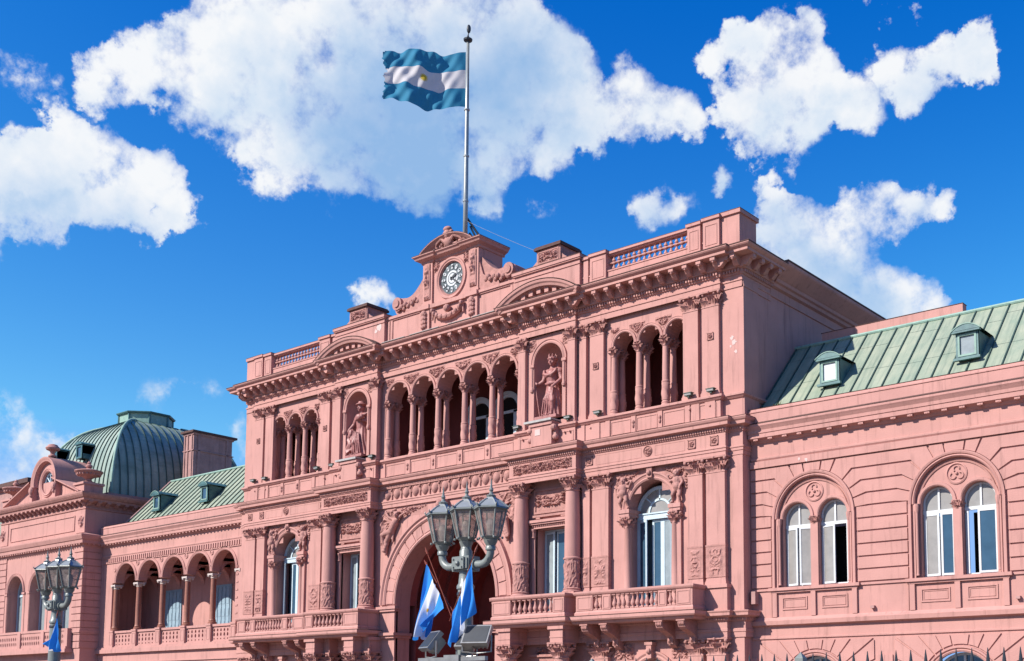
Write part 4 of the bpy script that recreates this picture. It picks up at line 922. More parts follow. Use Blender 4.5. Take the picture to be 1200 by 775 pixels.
for q in (-1, 1):   # carved drops on the clock pilasters and foliage round the dial
    m = relief(*S2(1.45, 1.83, q), 22.1, 24.0, -.13, .12, 5, .045); m.add(relief(*S2(.85, 1.28, q), 23.4, 24.1, .02, .1, 3, .045)); part(m, 'clock_relief', PINKC)
    # volute buttress
    m = MB(); pts = [(2.0, 21.75), (2.0, 23.5)]
    for k in range(13):
        t = k/12; pts.append((2.05+1.45*t, 23.55-1.0*math.sin(PI/2*min(1, t*1.05))+.12*t*t))
    pts += [(3.70, 22.70), (4.0, 22.78), (4.28, 22.62), (4.34, 22.3), (4.2, 22.0), (3.95, 21.75)]
    pts = [(q*x, z) for x, z in pts]; m.prism(pts, .1, .75, back=True); m.prism([(q*2.0, 21.75), (q*2.0, 23.3), (q*2.25, 22.6), (q*2.75, 22.2), (q*3.3, 22.05), (q*3.4, 21.75)], -.02, .15)
    for y in (.0, .8): m.tube([(q*(3.95+.24*(1-k/26)*math.cos(k*.5)), y, 22.2+.24*(1-k/26)*math.sin(k*.5)) for k in range(20)], .05, 5)
    m.tube([(q*3.97, -.08, 22.42), (q*3.97, .86, 22.42)], .34, 16); m.tube([(q*3.97, -.14, 22.42), (q*3.97, -.05, 22.42)], .2, 12)
    for k in range(8): m.ball((q*(2.45+k*.17), .02-.04*(k % 3), 22.25-k*.03+(.14 if k % 2 else 0)), .12+.03*(k % 2), 8)
    m.box(*S2(2.0, 4.55, q), -.12, 1.0, 21.74, 21.8)
    part(m, 'volute', PINKC)
CLKW = mat('clock_enamel', (.78, .80, .82, 1), .4, var=.25, vscale=9)
DIAL = mat('grey_dial', (.10, .13, .15, 1), .5, var=.3)
def numerals():
    ck = MB(); ck.lathe(0, 0, [(.0001, 0), (.80, 0), (.80, .04), (.0001, .04)], 40)
    me = ck.mesh('clock_dial', DIAL); me.transform(Matrix.Rotation(PI/2, 4, 'X'))
    clock = link('clock', me, PAL, (0, .12, 22.93))
    w = MB(); w.arch(0, 0, 0, [(.40, 0), (.40, .012), (.30, .012), (.30, -.01), (.25, -.01), (.25, .012), (.0001, .012)], 0, 2*PI, 40); pl = link('dial_centre', w.mesh('dial_centre', CLKW), clock, (0, -.045, 0))
    txt = ['XII', 'I', 'II', 'III', 'IIII', 'V', 'VI', 'VII', 'VIII', 'IX', 'X', 'XI']
    for k, t in enumerate(txt):
        a = PI/2-k*PI/6; pt = MB(); n = 12
        P = []
        ring = [(.078*math.cos(2*PI*j/n), -.03, .13*math.sin(2*PI*j/n)) for j in range(n)]
        pt.cap(ring); pt.grid([ring, [(x, 0, z) for x, y, z in ring]], closed_v=True)
        o = link('numeral_plate', pt.mesh('numeral_plate', CLKW), clock, (.60*math.cos(a), -.045, .60*math.sin(a))); o.rotation_euler = (0, PI/2-a, 0)
        cu = bpy.data.curves.new('t', 'FONT'); cu.body = t; cu.size = .15; cu.align_x = 'CENTER'; cu.align_y = 'CENTER'; cu.extrude = .006
        ob = bpy.data.objects.new('t', cu); COL.objects.link(ob)
        if len(t) > 3: cu.size = .11
        bpy.context.view_layer.update(); dg = bpy.context.evaluated_depsgraph_get()
        me = bpy.data.meshes.new_from_object(ob.evaluated_get(dg)); bpy.data.objects.remove(ob); me.name = 'numeral'; me.materials.clear(); me.materials.append(IROND)
        me.transform(Matrix.Rotation(PI/2, 4, 'X')); nn = link('numeral', me, clock, (.60*math.cos(a), -.083, .60*math.sin(a))); nn.rotation_euler = (0, PI/2-a, 0)
    for nm, L, w2, ang in (('hour_hand', .42, .06, 62), ('minute_hand', .64, .045, 125)):   # clockwise from XII
        h = MB(); a = R(ang); d = Vector((math.sin(a), 0, math.cos(a))); p = Vector((math.cos(a), 0, -math.sin(a)))
        q = [-d*.12-p*w2*.6, d*L*.7-p*w2, d*L, d*L*.7+p*w2, -d*.12+p*w2*.6]; h.cap([tuple(v) for v in q]); h.grid([[tuple(v) for v in q], [tuple(v+Vector((0, .02, 0))) for v in q]], closed_v=True)
        link(nm, h.mesh(nm, IROND), clock, (0, -.115, 0))
numerals()

# ================================================================== WINGS
def wing_cornice(path, bead=.65, big=True):
    c = MB(); c.sweep(path, [(0, 11.34), (.05, 11.36), (.09, 11.42), (.09, 11.48), (0, 11.52), (0, 12.08), (.05, 12.1), (.09, 12.16), (.12, 12.2), (.30, 12.26), (.30, 12.42), (.33, 12.44), (.34, 12.56), (.40, 12.66), (.44, 12.72), (.44, 12.80), (.28, 12.88), (.26, 12.9), (.26, 13.30), (.29, 13.32), (.29, 13.36), (.26, 13.38), (.24, 13.46), (-.2, 13.47), (-.2, 13.2)])
    def drop(p, d, n):
        bx(c, p, d, n, .2 if big else .13, .1, .27, 12.17, 12.265)
        q = p+n*.23; c.ball((q.x, q.y, 12.2), .06 if big else .05, 6)
    along(path, 0, bead, drop)
    o = part(c, 'wing_cornice')
    c = MB(); c.sweep(path, [(.2, 13.472), (.25, 13.464), (.262, 13.482), (.2, 13.49)]); c.sweep(path, [(.27, 12.892), (.447, 12.803), (.455, 12.82), (.27, 12.915)]); link('coping', c.mesh('coping', DIRT), o)
wing_cornice([(17.1, .5), (44, .5)]); wing_cornice([(-33.7, .5), (-17.05, .5)], .36, False)
WC = (19.82, 25.55, 31.28, 37.0)
w = MB(); w.prism(rect(17.0, 44, 0, 13.2), .5, .62, [archhole(c, 6.2, 8.93, 1.56) for c in WC]+[archhole(c, .5, 2.3, 1.2) for c in WC]); w.box(43.9, 44, .5, 14, 0, 13.3)
part(w, 'wing_wall')
b = MB(); zs = 8.93; GAP = .035; levels = [6.21, 6.69, 7.17, 7.65, 8.13, 8.62, 9.1, 9.58, 10.07, 10.56, 11.05]
R1, R3 = 1.80, 2.35; YB = .44
for ci, c in enumerate(WC):
    xl = (17.05 if ci == 0 else (WC[ci-1]+c)/2+.0); xr = (c+WC[ci+1])/2 if ci < 3 else 43.5
    for s, xe in ((-1, xl), (1, xr)):
        ee = xe + (.0 if True else 0)
        for i in range(len(levels)-1):
            z0, z1 = levels[i]+GAP, levels[i+1]-GAP
            def pts_at(z, th): 
                return [(c+s*R3*math.cos(th), z), (c+s*R1*math.cos(th), zs+R1*math.sin(th))]
            if levels[i+1] <= 9.11:
                poly = [(ee, z0), (c+s*(R1+.06), z0), (c+s*(R1+.06), z1), (ee, z1)]
            else:
                t0 = math.asin(max(0, (levels[i]-zs))/R3)+.015; t1 = math.asin((levels[i+1]-zs)/R3)-.015
                poly = [(ee, z0), (c+s*R3*math.cos(t0), z0)]+[(c+s*R1*math.cos(t0+(t1-t0)*k/4), zs+R1*math.sin(t0+(t1-t0)*k/4)) for k in range(5)]+[(c+s*R3*math.cos(t1), z1), (ee, z1)]
            b.prism(poly, YB, .5)
    top = 11.05-GAP; t = math.asin((11.05-zs)/R3)
    ths = [t, R(79), R(101), PI-t]
    for k in range(3):
        a0, a1 = ths[k]+.016, ths[k+1]-.016
        f = lambda a: (c+(top-zs)/math.tan(a), top)
        b.prism([(c+R1*math.cos(a0+(a1-a0)*q/4), zs+R1*math.sin(a0+(a1-a0)*q/4)) for q in range(5)]+[f(a1), f(a0)], YB, .5)
part(b, 'rusticated_courses')
m = MB(); m.box(17.05, 44, .38, .5, 11.07, 11.34)
part(m, 'frieze_band')
for c in WC:
    m = MB(); zz = 8.93
    m.arch(c, zz, .5, [(1.56, 0), (1.56, .05), (1.6, .09), (1.66, .05), (1.68, .1), (1.74, .12), (1.78, .12), (1.79, 0)], n=40)
    for q in (-1, 1):
        for a, b2, o in ((1.56, 1.62, .05), (1.68, 1.79, .12)): m.box(c+q*a, c+q*b2, .5-o, .5, 6.2, zz)
        m.lathe(c+q*1.5, .5, [(.07, 6.3), (.055, 6.4), (.055, 8.6), (.08, 8.7), (.1, 8.85), (.1, 8.93)], 8)
    m.arch(c, zz, .62, [(1.4, 0), (1.4, .04), (1.45, .06), (1.48, 0)], n=40)
    part(m, 'window_arch')
    m = MB(); m.prism(archhole(c, 6.18, zz, 1.57), .62, 1.0, [archhole(c+q*.78, 6.22, zz, .61, 16) for q in (-1, 1)])
    for q in (-1, 1):
        m.arch(c+q*.78, zz, .62, [(.61, 0), (.61, .03), (.65, .06), (.74, .06), (.76, 0)], n=20)
        m.box(c+q*.78-.61*1.0-.0, c+q*.78-.61, .6, .62, 6.2, zz)
    m.arch(c, zz+.98, .62, [(.40, 0), (.40, .03), (.35, .05), (.33, .01), (.31, 0)], 0, 2*PI, 28)
    for k in range(3):
        a = PI/2+k*2*PI/3; x = c+.16*math.cos(a); z = zz+.98+.16*math.sin(a)
        m.tube([(x+.11*math.cos(a+PI*.75-t*.45), .6, z+.11*math.sin(a+PI*.75-t*.45)) for t in range(10)], .032, 6)
    m.ball((c, .6, zz+.98), .06, 8)
    o = part(m, 'window_tracery')
    m = MB(); m.box(c-.16, c+.16, .55, .9, 6.2, 8.66); link('mullion_pier', m.mesh('mullion_pier', PINK), o); cap_at(c, .66, 8.62, .27, .2, .33, o, 6, 4)
    # sill, apron panels
    m = MB(); m.box(c-1.95, c+1.95, .33, .62, 6.08, 6.2); m.box(c-1.85, c+1.85, .4, .5, 6.0, 6.08)
    for x in (-1.72, -.02, 1.72): m.box(c+x-.1, c+x+.1, .41, .5, 5.05, 6.0)
    m.box(c-1.9, c-1.86, .44, .5, 5.05, 6.0)
    for q in (-1, 1): frame(m, c+q*.86-.55, c+q*.86+.55, 5.32, 5.82, .5, .05, .035); frame(m, c+q*.86-.46, c+q*.86+.46, 5.41, 5.73, .5, .02, .02)
    part(m, 'window_sill')
m = MB(); m.sweep([(17.05, .5), (44, .5)], [(0, 4.18), (.05, 4.2), (.05, 4.26), (0, 4.28), (0, 4.68), (.05, 4.7), (.18, 4.74), (.2, 4.9), (.1, 4.98), (.06, 5.04), (0, 5.05)]); m.box(17.05, 44, .44, .5, 6.1, 6.18); part(m, 'string_course')
m = MB()
for c in WC:   # street-storey arch heads with radiating joints
    m.arch(c, 2.3, .5, [(1.2, 0), (1.2, .04), (1.26, .07), (1.3, .03), (1.34, .09), (1.4, .09), (1.42, 0)], n=32)
    angs = [20, 32, 44, 56, 68, 80, 92+8, 112, 124, 136, 148, 160]
    angs = [22, 36, 50, 64, 79, 101, 116, 130, 144, 158]
    for k in range(len(angs)-1):
        a0, a1 = R(angs[k])+.014, R(angs[k+1])-.014; z1 = 4.1
        def far(a): 
            t = min((z1-2.3)/math.sin(a), 2.45/max(1e-3, abs(math.cos(a)))); return (c+t*math.cos(a), 2.3+t*math.sin(a))
        m.prism([(c+1.48*math.cos(a0+(a1-a0)*q/3), 2.3+1.48*math.sin(a0+(a1-a0)*q/3)) for q in range(4)]+[far(a1), far(a0)], .45, .5)
    for z0 in (1.0, 1.5, 2.0, 2.5, 3.0): 
        for s in (-1, 1): m.box(c+s*2.55, c+s*2.86, .45, .5, z0+.03, z0+.47)
part(m, 'street_rustication')
def light(c, x0, x1, specs, top):
    """one light of a twin window: frame, fanlight and its leaves"""
    f = MB(); cx = (x0+x1)/2; r = (x1-x0)/2
    f.prism(archhole(cx, 6.22, 8.93, r, 16), .84, .92, [archhole(cx, 6.3, 8.93, r-.07, 16)]); f.box(x0, x1, .8, .9, 8.56, 8.68); f.box(cx-.035, cx+.035, .82, .9, 8.68, 8.93+r-.02)
    w = part(f, 'twin_window', WFR2)
    g = MB(); g.prism(archhole(cx, 8.68, 8.93, r-.02, 16), .87, .88, reveal=False); link('pane', g.mesh('pane', top), w)
    fill(x0, x1, 6.25, 8.6, 1.7, 'curtain_or_dark', BLACK, w)  # no curtain here: a black sheet painted as the dark room
    for (a, b2, glass, ang, hinge) in specs:
        if glass is None: fill(x0+a*(x1-x0), x0+b2*(x1-x0), 6.28, 8.56, .84, 'jamb_stile', WFR2, w, .05); continue
        leaf(x0+a*(x1-x0), x0+b2*(x1-x0), 6.28, 8.56, .86, w, glass, WFR2, .075, hinge, ang)
for c in WC:
    k = WC.index(c) % 2
    if k == 0:
        light(c, c-.78-.6, c-.78+.6, [(.04, .50, CURT, -14, None), (.52, .96, CURT, 14, 'R')], CURT); light(c, c+.78-.6, c+.78+.6, [(.04, .52, CURT, -8, None), (.90, .96, None, 0, None)], CURT)
    else:
        light(c, c-.78-.6, c-.78+.6, [(.04, .52, CURT, -5, None), (.55, .97, GLASS, 8, 'R')], CURT); light(c, c+.78-.6, c+.78+.6, [(.40, .97, GLASS, 4, 'R'), (.06, .12, None, 0, None)], CURT)
    f = MB(); f.prism(archhole(c, .5, 2.3, 1.2), .9, 1.0, [archhole(c, .6, 2.3, 1.1)]); f.box(c-.04, c+.04, .88, .98, .5, 3.4); f.box(c-1.1, c+1.1, .88, .98, 2.25, 2.33); w = part(f, 'street_window', WFR2)
    g = MB(); g.prism(archhole(c, .5, 2.3, 1.15), .96, .97, reveal=False); link('pane', g.mesh('pane', GLASS), w)
m = MB(); m.box(22.2, 22.35, .35, .5, 5.2, 5.3); m.box(27.6, 27.75, .35, .5, 5.25, 5.35); m.box(17.15, 17.35, .2, .5, 5.6, 6.1); part(m, 'wall_fitting', PINKD)

# ---- green metal roofs of the wings
def roof(x0, x1, name_seed, step, left=False):
    m = MB(); y0, z0, y1, z1 = .95, 13.40, 4.4, 17.05
    m.quad((x0, y0, z0), (x1, y0, z0), (x1, y1, z1), (x0, y1, z1)); m.quad((x0, y1, z1), (x1, y1, z1), (x1, 12, z1+.1), (x0, 12, z1+.1))
    if left: m.quad((x0, y0, z0), (x0, y1, z1), (x0, 12, z1), (x0, 12, z0))
    m.box(x0, x1, .4, y0+.1, 13.15, 13.3)
    o = part(m, 'roof', COPR)
    s = MB(); n = int((x1-x0)/step); d = Vector((0, y1-y0, z1-z0)).normalized(); nn = Vector((0, -d.z, d.y)); hh = nn*.055
    for k in range(n+1):
        x = x0+k*step+.1
        if x > x1-.05: break
        a = Vector((x, y0, z0)); e = Vector((x, y1, z1)); w = .022
        P = [[tuple(p+Vector((-w, 0, 0))), tuple(p+Vector((-w, 0, 0))+hh), tuple(p+Vector((w, 0, 0))+hh), tuple(p+Vector((w, 0, 0)))] for p in (a, e)]
        s.grid(P)
    # a few cross joints
    rnd = random.Random(name_seed)
    for k in range(n):
        for t in (rnd.uniform(.3, .45), rnd.uniform(.65, .9)):
            x = x0+k*step+.12; p = Vector((x, y0, z0)).lerp(Vector((x, y1, z1)), t); q = p+Vector((step-.04, 0, 0)); e = d*.012
            s.quad(tuple(p+nn*.006), tuple(q+nn*.006), tuple(q+e+nn*.006), tuple(p+e+nn*.006))
    link('standing_seams', s.mesh('standing_seams', COPS), o)
    r = MB(); r.tube([(x0, y1, z1+.03), (x1, y1, z1+.03)], .085, 8); link('ridge_roll', r.mesh('ridge_roll', PALEG), o)
    return o
roof(17.0, 44, 3, .665); rl = roof(-32.35, -17.0, 5, .60, True)
m = MB(); m.tube([(-32.35, .95, 13.46), (-32.35, 4.4, 17.1)], .07, 6); part(m, 'verge_roll', PINKD)
m = MB(); m.box(18.0, 24.3, 5.0, 5.4, 16.9, 17.72); m.box(17.0, 44, 5.4, 5.8, 16.9, 17.45); part(m, 'roof_parapet'); 
m = MB(); m.box(17.95, 24.32, 4.98, 5.42, 17.72, 17.74); part(m, 'parapet_coping', DIRT)
def dormer(x, w, glass, y=1.62, z0=14.38, z1=15.36, mat2=None):
    mat2 = mat2 or COPD
    yb = y+(z1+.25-(13.40+(y-.95)*1.058))/1.058
    m = MB()
    h = w/2
    m.prism(rect(x-h, x+h, z0, z1), y, y+.08, [rect(x-h+.1, x+h-.1, z0+.1, z1-.08)])
    m.box(x-h-.08, x+h+.08, y-.1, y+.05, z0-.07, z0+.02)
    m.box(x-h-.1, x+h+.1, y-.14, y+.04, z1-.02, z1+.06)
    for s in (-1, 1): m.quad((x+s*h, y, z0), (x+s*h, y, z1), (x+s*h, yb-.2, z1), (x+s*h, y+.05+(z0-13.4)/1.058-(y-.95)+.05, z0))
    # bowed hood running back into the slope
    P = []
    for k in range(11):
        u = -1+2*k/10; xx = x+u*(h+.12); zz = z1+.06+.24*(1-u*u); P.append([(xx, y-.16, zz), (xx, yb+(zz-z1)/1.058, zz)])
    m.grid(P); m.prism([(x-h-.12, z1+.05), (x+h+.12, z1+.05)]+[(x+u*(h+.12), z1+.06+.24*(1-u*u)) for u in (.8, .6, .4, .2, 0, -.2, -.4, -.6, -.8)], y-.15, y-.05)
    o = part(m, 'dormer', mat2)
    f = MB(); f.prism(rect(x-h+.08, x+h-.08, z0+.08, z1-.06), y-.02, y+.05, [rect(x-h+.15, x+h-.15, z0+.15, z1-.13)]); link('sash', f.mesh('sash', PALEG), o)
    fill(x-h+.1, x+h-.1, z0+.1, z1-.08, y+.07, 'pane', glass, o)
    e = MB(); P = []
    for k in range(11):
        u = -1+2*k/10; P.append([(x+u*(h+.13), y-.17, z1+.065+.24*(1-u*u)), (x+u*(h+.13), y-.17, z1+.03+.24*(1-u*u)), (x+u*(h+.13), y-.13, z1+.03+.24*(1-u*u))])
    e.grid(P); link('hood_edge', e.mesh('hood_edge', PALEG), o)
dormer(20.05, .86, WFR2); dormer(25.7, .86, GLASSP); dormer(31.4, .86, GLASSP)  # white and pale panes carry the reflected sky as colour
dormer(-29.35, .80, GLASS); dormer(-23.8, .80, GLASS)

# ---- open loggia of the far wing
DOORB = mat('shade_tinted_blue_door', (.36, .50, .60, 1), .6, var=.2)  # pale blue door paint darkened to put the loggia shade into it
LX = [-30.73, -27.91, -25.09, -22.27, -19.6]; LT = 2.82; zs = 9.62
w = MB(); w.prism(rect(-34.2, -17.0, 0, 13.2), .5, 1.05, [[(-32.4, 5.4), (-19.6+1.2, 5.4)]+sum([arcpts(x, zs, 1.2, 0, PI, 18) for x in LX[::-1]], [])+[(-32.4, zs)]])
part(w, 'loggia_wall')
m = MB()
for x in LX: m.arch(x, zs, .5, [(1.2, 0), (1.2, .04), (1.26, .07), (1.3, .03), (1.36, .06), (1.4, .06), (1.41, 0)], n=28)
for k in range(4): m.arch((LX[k]+LX[k+1])/2, 10.78, .5, [(.17, 0), (.17, .04), (.13, .05), (.11, .01), (.0001, .05)], 0, 2*PI, 14)
m.arch(-32.15, 10.5, .5, [(.15, 0), (.15, .04), (.1, .05), (.0001, .02)], 0, 2*PI, 12)
for k in range(64):
    x = -33.1+k*.245; m.quad((x, .46, 11.26), (x+.12, .40, 11.26), (x+.12, .40, 11.30), (x, .46, 11.30)); m.box(x, x+.13, .40, .5, 11.02, 11.30)
m.box(-33.6, -17.05, .44, .5, 10.95, 11.02); m.box(-33.6, -17.05, .42, .5, 11.30, 11.36)
for k in range(9):
    z = 6.0+k*.46; m.box(-18.35+.0, -18.12, .47, .5, z, z+.10)
part(m, 'loggia_archivolts')
LC = [-32.14, -29.32, -26.5, -23.68, -20.9, -18.35]
cm = MB(); cm.lathe(0, 0, [(.26, 0), (.26, .1), (.2, .14), (.22, .2), (.19, .25), (.175, .3), (.175, 1.2), (.155, 2.75)], 16); CMM = cm.mesh('column', PIER, 'auto')
cp = MB(); cp.lathe(0, 0, [(.155, 0), (.19, .04), (.16, .08), (.22, .2)], 14); cp.box(-.27, .27, -.27, .27, .2, .3)
for sx in (-1, 1): cp.ball((sx*.2, -.2, .16), .08, 8); cp.ball((sx*.2, .2, .16), .08, 8)
CPM = cp.mesh('capital', CAPW, 'auto')
for k, x in enumerate(LC):
    if k < 5: o = link('column', CMM, PAL, (x, .66, 6.44)); link('capital', CPM, o, (0, 0, 2.74))
    else: link('capital', CPM, PAL, (x+.15, .72, 9.3))
m = MB()
for k, x in enumerate(LC): m.box(x-.24, x+.24, .40, .95, 5.3, 6.32); m.box(x-.28, x+.28, .36, .97, 6.32, 6.44); frame(m, x-.17, x+.17, 5.5, 6.2, .40, .025, .015)
m.box(-32.2, -18.3, .48, .9, 6.26, 6.4); m.box(-34, -17.5, .30, .95, 4.95, 5.2); m.box(-34, -17.5, .38, .95, 5.2, 5.34); m.box(-34, -17.5, .42, .5, 4.3, 4.36)
for k in range(5):
    a, b2 = LC[k]+.24, LC[k+1]-.24; n = 6; holes = []
    for i in range(n):
        for j in range(3):
            cx = a+(b2-a)*(i+.5)/n; cz = 5.52+.26*j; rr = (.085, .125) if j < 2 else (.085, .1)
            if j == 0: rr = (.06, .05)
            holes.append([(cx+rr[0]*math.cos(t)*(1-.25*math.sin(t)), cz+rr[1]*math.sin(t)) for t in [2*PI*q/8 for q in range(8)]])
    m.prism(rect(a, b2, 5.34, 6.26), .56, .70, holes, back=True)
part(m, 'loggia_balustrade')
m = MB(); m.box(-42, -17.2, 3.5, 3.6, 5, 12); m.box(-42, -17.2, 1.05, 3.5, 11.0, 11.1); m.box(-42, -17.2, .95, 3.5, 5.2, 5.35); m.box(-17.2, -17.1, 1, 3.5, 5, 11); m.box(-42.1, -42, 1, 3.5, 5, 11); m.box(-42, -34, .95, 1.05, 5, 11)
for x in LC[:5]:
    m.box(x-.18, x+.18, 1.05, 3.5, 10.3, 11.0)
    # transverse arch
    P = [[(xx, 2.25-1.22*math.cos(a), 9.4+1.0*math.sin(a)) for a in [PI*q/14 for q in range(15)]] for xx in (x-.18, x+.18)]; m.grid(P)
    for xx in (x-.18, x+.18):
        for q in range(14):
            a0, a1 = PI*q/14, PI*(q+1)/14; m.quad((xx, 2.25-1.22*math.cos(a0), 9.4+math.sin(a0)), (xx, 2.25-1.22*math.cos(a1), 9.4+math.sin(a1)), (xx, 2.25-1.22*math.cos(a1), 10.5), (xx, 2.25-1.22*math.cos(a0), 10.5))
part(m, 'loggia_interior')
for x in (-35.4, -29.85, -24.15):
    m = MB(); m.box(x-.95, x+.95, 3.42, 3.5, 5.35, 9.25); o = part(m, 'loggia_doorway', DOORB)
    for k in range(4):
        q = MB(); q.box(x-.84+k*.43, x-.84+k*.43+.36, 3.38, 3.42, 5.4, 9.1); [q.box(x-.80+k*.43, x-.84+k*.43+.32, 3.365, 3.38, z, z+.5) for z in (5.6, 6.4, 7.2, 8.0)]; link('shutter', q.mesh('shutter', DOORB), o)

# ================================================================== END PAVILION WITH THE DOME
PX0, PX1, PY = -46.1, -33.9, -.75
w = MB(); AC = (-43.43, -40.05, -36.67)
w.prism(rect(PX0, PX1, 0, 15.7), PY, .6, [archhole(c, 5.4, 9.55, 1.16) for c in AC]); w.box(PX1-.02, PX1, .6, 9, 0, 15.7); w.box(PX0, PX0+.02, .6, 9, 0, 15.7); w.box(PX0, PX1, 9, 9.1, 0, 15.7); w.box(PX0, PX1, PY+.1, 9, 15.5, 15.68)
part(w, 'pavilion_wall')
m = MB()
for c in AC:
    m.arch(c, 9.55, PY, [(1.16, 0), (1.16, .04), (1.24, .08), (1.28, .04), (1.36, .08), (1.4, .08), (1.41, 0)], n=28)
    for q in (-1, 1): m.box(c+q*1.12, c+q*1.56, PY-.08, PY+.3, 9.35, 9.5); m.box(c+q*1.2, c+q*1.5, PY-.03, PY, 5.4, 9.35)
for z in [5.3+.46*k for k in range(15)]:
    m.box(-35.15, PX1+.04, PY-.06, PY, z+.03, z+.43); m.box(PX1, PX1+.05, PY-.06, .5, z+.03, z+.43); m.box(PX0-.04, PX0+1.2, PY-.06, PY, z+.03, z+.43)
m.box(-34.95, PX1+.08, PY-.12, .5, 6.35, 6.5)
part(m, 'pavilion_dressings')
for c in AC:
    f = MB(); f.prism(archhole(c, 5.4, 9.55, 1.15), -.05, .05, [archhole(c, 5.4, 9.55, 1.04)]); f.box(c-1.1, c+1.1, -.08, .02, 9.3, 9.45); f.box(c-.06, c+.06, -.08, .02, 5.4, 9.4); w = part(f, 'pavilion_window', WFR)
    fill(c-1.1, c-.05, 5.4, 9.3, .0, 'pane', GLASSP, w); fill(c+.05, c+1.1, 5.4, 9.3, .0, 'pane', WFR, w); g = MB(); g.prism(archhole(c, 9.45, 9.55, 1.1), .0, .01, reveal=False); link('pane', g.mesh('pane', GLASSP), w)
pb = [(PX0, 4), (PX0, PY), (PX0+1.1, PY), (PX0+1.1, PY+.0001+.0), (PX1, PY), (PX1, 6)]
pb = [(PX0, 4), (PX0, PY), (PX1, PY), (PX1, 6)]
c = MB(); c.sweep(pb, [(0, 12.05), (.05, 12.08), (.08, 12.2), (.3, 12.3), (.32, 12.5), (.38, 12.55), (.45, 12.72), (.48, 12.8), (.48, 12.88), (.1, 13.0), (0, 13.02)]); along(pb, 0, .34, lambda p, d, n: bx(c, p, d, n, .15, .05, .28, 12.2, 12.3)); part(c, 'pavilion_lower_cornice')
c = MB(); c.sweep(pb, [(0, 14.62), (.06, 14.65), (.06, 14.75), (0, 14.78), (0, 15.0), (.4, 15.18), (.42, 15.32), (.5, 15.36), (.6, 15.5), (.64, 15.6), (.64, 15.7), (-.2, 15.8)])
along(pb, .2, .62, lambda p, d, n: modil(c, p, d, n, .26, 0, .42, 14.9, 15.2)); part(c, 'pavilion_upper_cornice', PINKC)
m = MB(); frame(m, -44.6, -35.3, 13.25, 14.3, PY, .07, .05); m.box(-35.05, -33.9, PY-.05, PY, 13.05, 14.6); m.box(-46.1, -44.95, PY-.05, PY, 13.05, 14.6); m.add(relief(-34.7, -34.0, 13.35, 14.3, PY-.05, .12, 3, .06)); m.add(relief(-46.0, -45.3, 13.35, 14.3, PY-.05, .12, 3, .06)); part(m, 'pavilion_attic')
m = MB(); m.prism([(-45.4, 15.75), (-34.6, 15.75), (-38.2, 17.1), (-41.8, 17.1)], PY+.1, PY+.9, back=True); m.sweep([(-41.6, PY+.1)], []) if False else None
for s in (-1, 1):
    xa, xb = -40+s*5.5, -40+s*1.6; za, zb2 = 15.85, 17.25
    P = []
    for (x, z) in ((xa, za), (xb, zb2)): P.append([(x, PY+.1, z-.22), (x, PY-.12, z-.1), (x, PY-.3, z-.02), (x, PY-.3, z+.06), (x, PY+.9, z+.1)])
    m.grid(P)
part(m, 'pavilion_pediment')
OX, OZ = -39.5, 17.05
m = MB(); m.arch(OX, OZ, PY+.1, [(1.42, -.4), (1.42, .2), (1.5, .34), (1.62, .36), (1.7, .42), (1.8, .42), (1.82, -.4), (1.82, -4.2)], R(-8), R(188), 44)
m.prism(arcpts(OX, OZ, 1.45, 0, 2*PI, 40)[:-1], PY+.05, PY+.2, [arcpts(OX, OZ, .8, 0, 2*PI, 30)[:-1]])
m.arch(OX, OZ, PY+.05, [(.78, -.1), (.8, .05), (.88, .1), (.94, .04), (1.0, .08), (1.06, .0)], 0, 2*PI, 36)
for q in (-1, 1): m.box(OX+q*1.5, OX+q*1.82, PY-.3, PY+4.2, 15.8, 16.85); m.ball((OX+q*1.62, PY-.34, 16.6), .22, 8, (1, .7, 1.4)); m.ball((OX+q*1.62, PY-.32, 16.25), .13, 8)
o = part(m, 'oculus_dormer', smooth='auto')
f = MB(); f.arch(OX, OZ, PY+.25, [(.62, 0), (.62, .05), (.8, .05), (.8, 0)], 0, 2*PI, 30)
for k in range(4): a = PI*k/4; f.tube([(OX-.7*math.cos(a), PY+.22, OZ-.7*math.sin(a)), (OX+.7*math.cos(a), PY+.22, OZ+.7*math.sin(a))], .045, 4)
link('oculus_frame', f.mesh('oculus_frame', WFR), o); g = MB(); g.prism(arcpts(OX, OZ, .8, 0, 2*PI, 24)[:-1], PY+.27, PY+.28, reveal=False); link('pane', g.mesh('pane', GLASS), o)
# balustrade in front of the arches
m = MB(); yb = PY-.35
m.box(-45.6, -34.9, yb-.1, PY, 5.3, 5.46); m.box(-45.7, -34.8, yb-.2, PY, 5.05, 5.3); m.box(-45.5, -34.95, yb, yb+.25, 6.5, 6.66)
for c in (-45.3, -41.74, -38.36, -35.1): m.box(c-.22, c+.22, yb-.03, yb+.27, 5.4, 6.56)
for a, b2 in ((-45.08, -41.96), (-41.52, -38.58), (-38.14, -35.32)):
    n = 11; holes = []
    for i in range(n):
        for j in range(2):
            cx = a+(b2-a)*(i+.5)/n; cz = 5.78+.36*j; holes.append([(cx+.075*math.cos(t), cz+.14*math.sin(t)) for t in [2*PI*q/8 for q in range(8)]])
    m.prism(rect(a, b2, 5.46, 6.5), yb+.05, yb+.2, holes, back=True)
part(m, 'pavilion_balustrade')
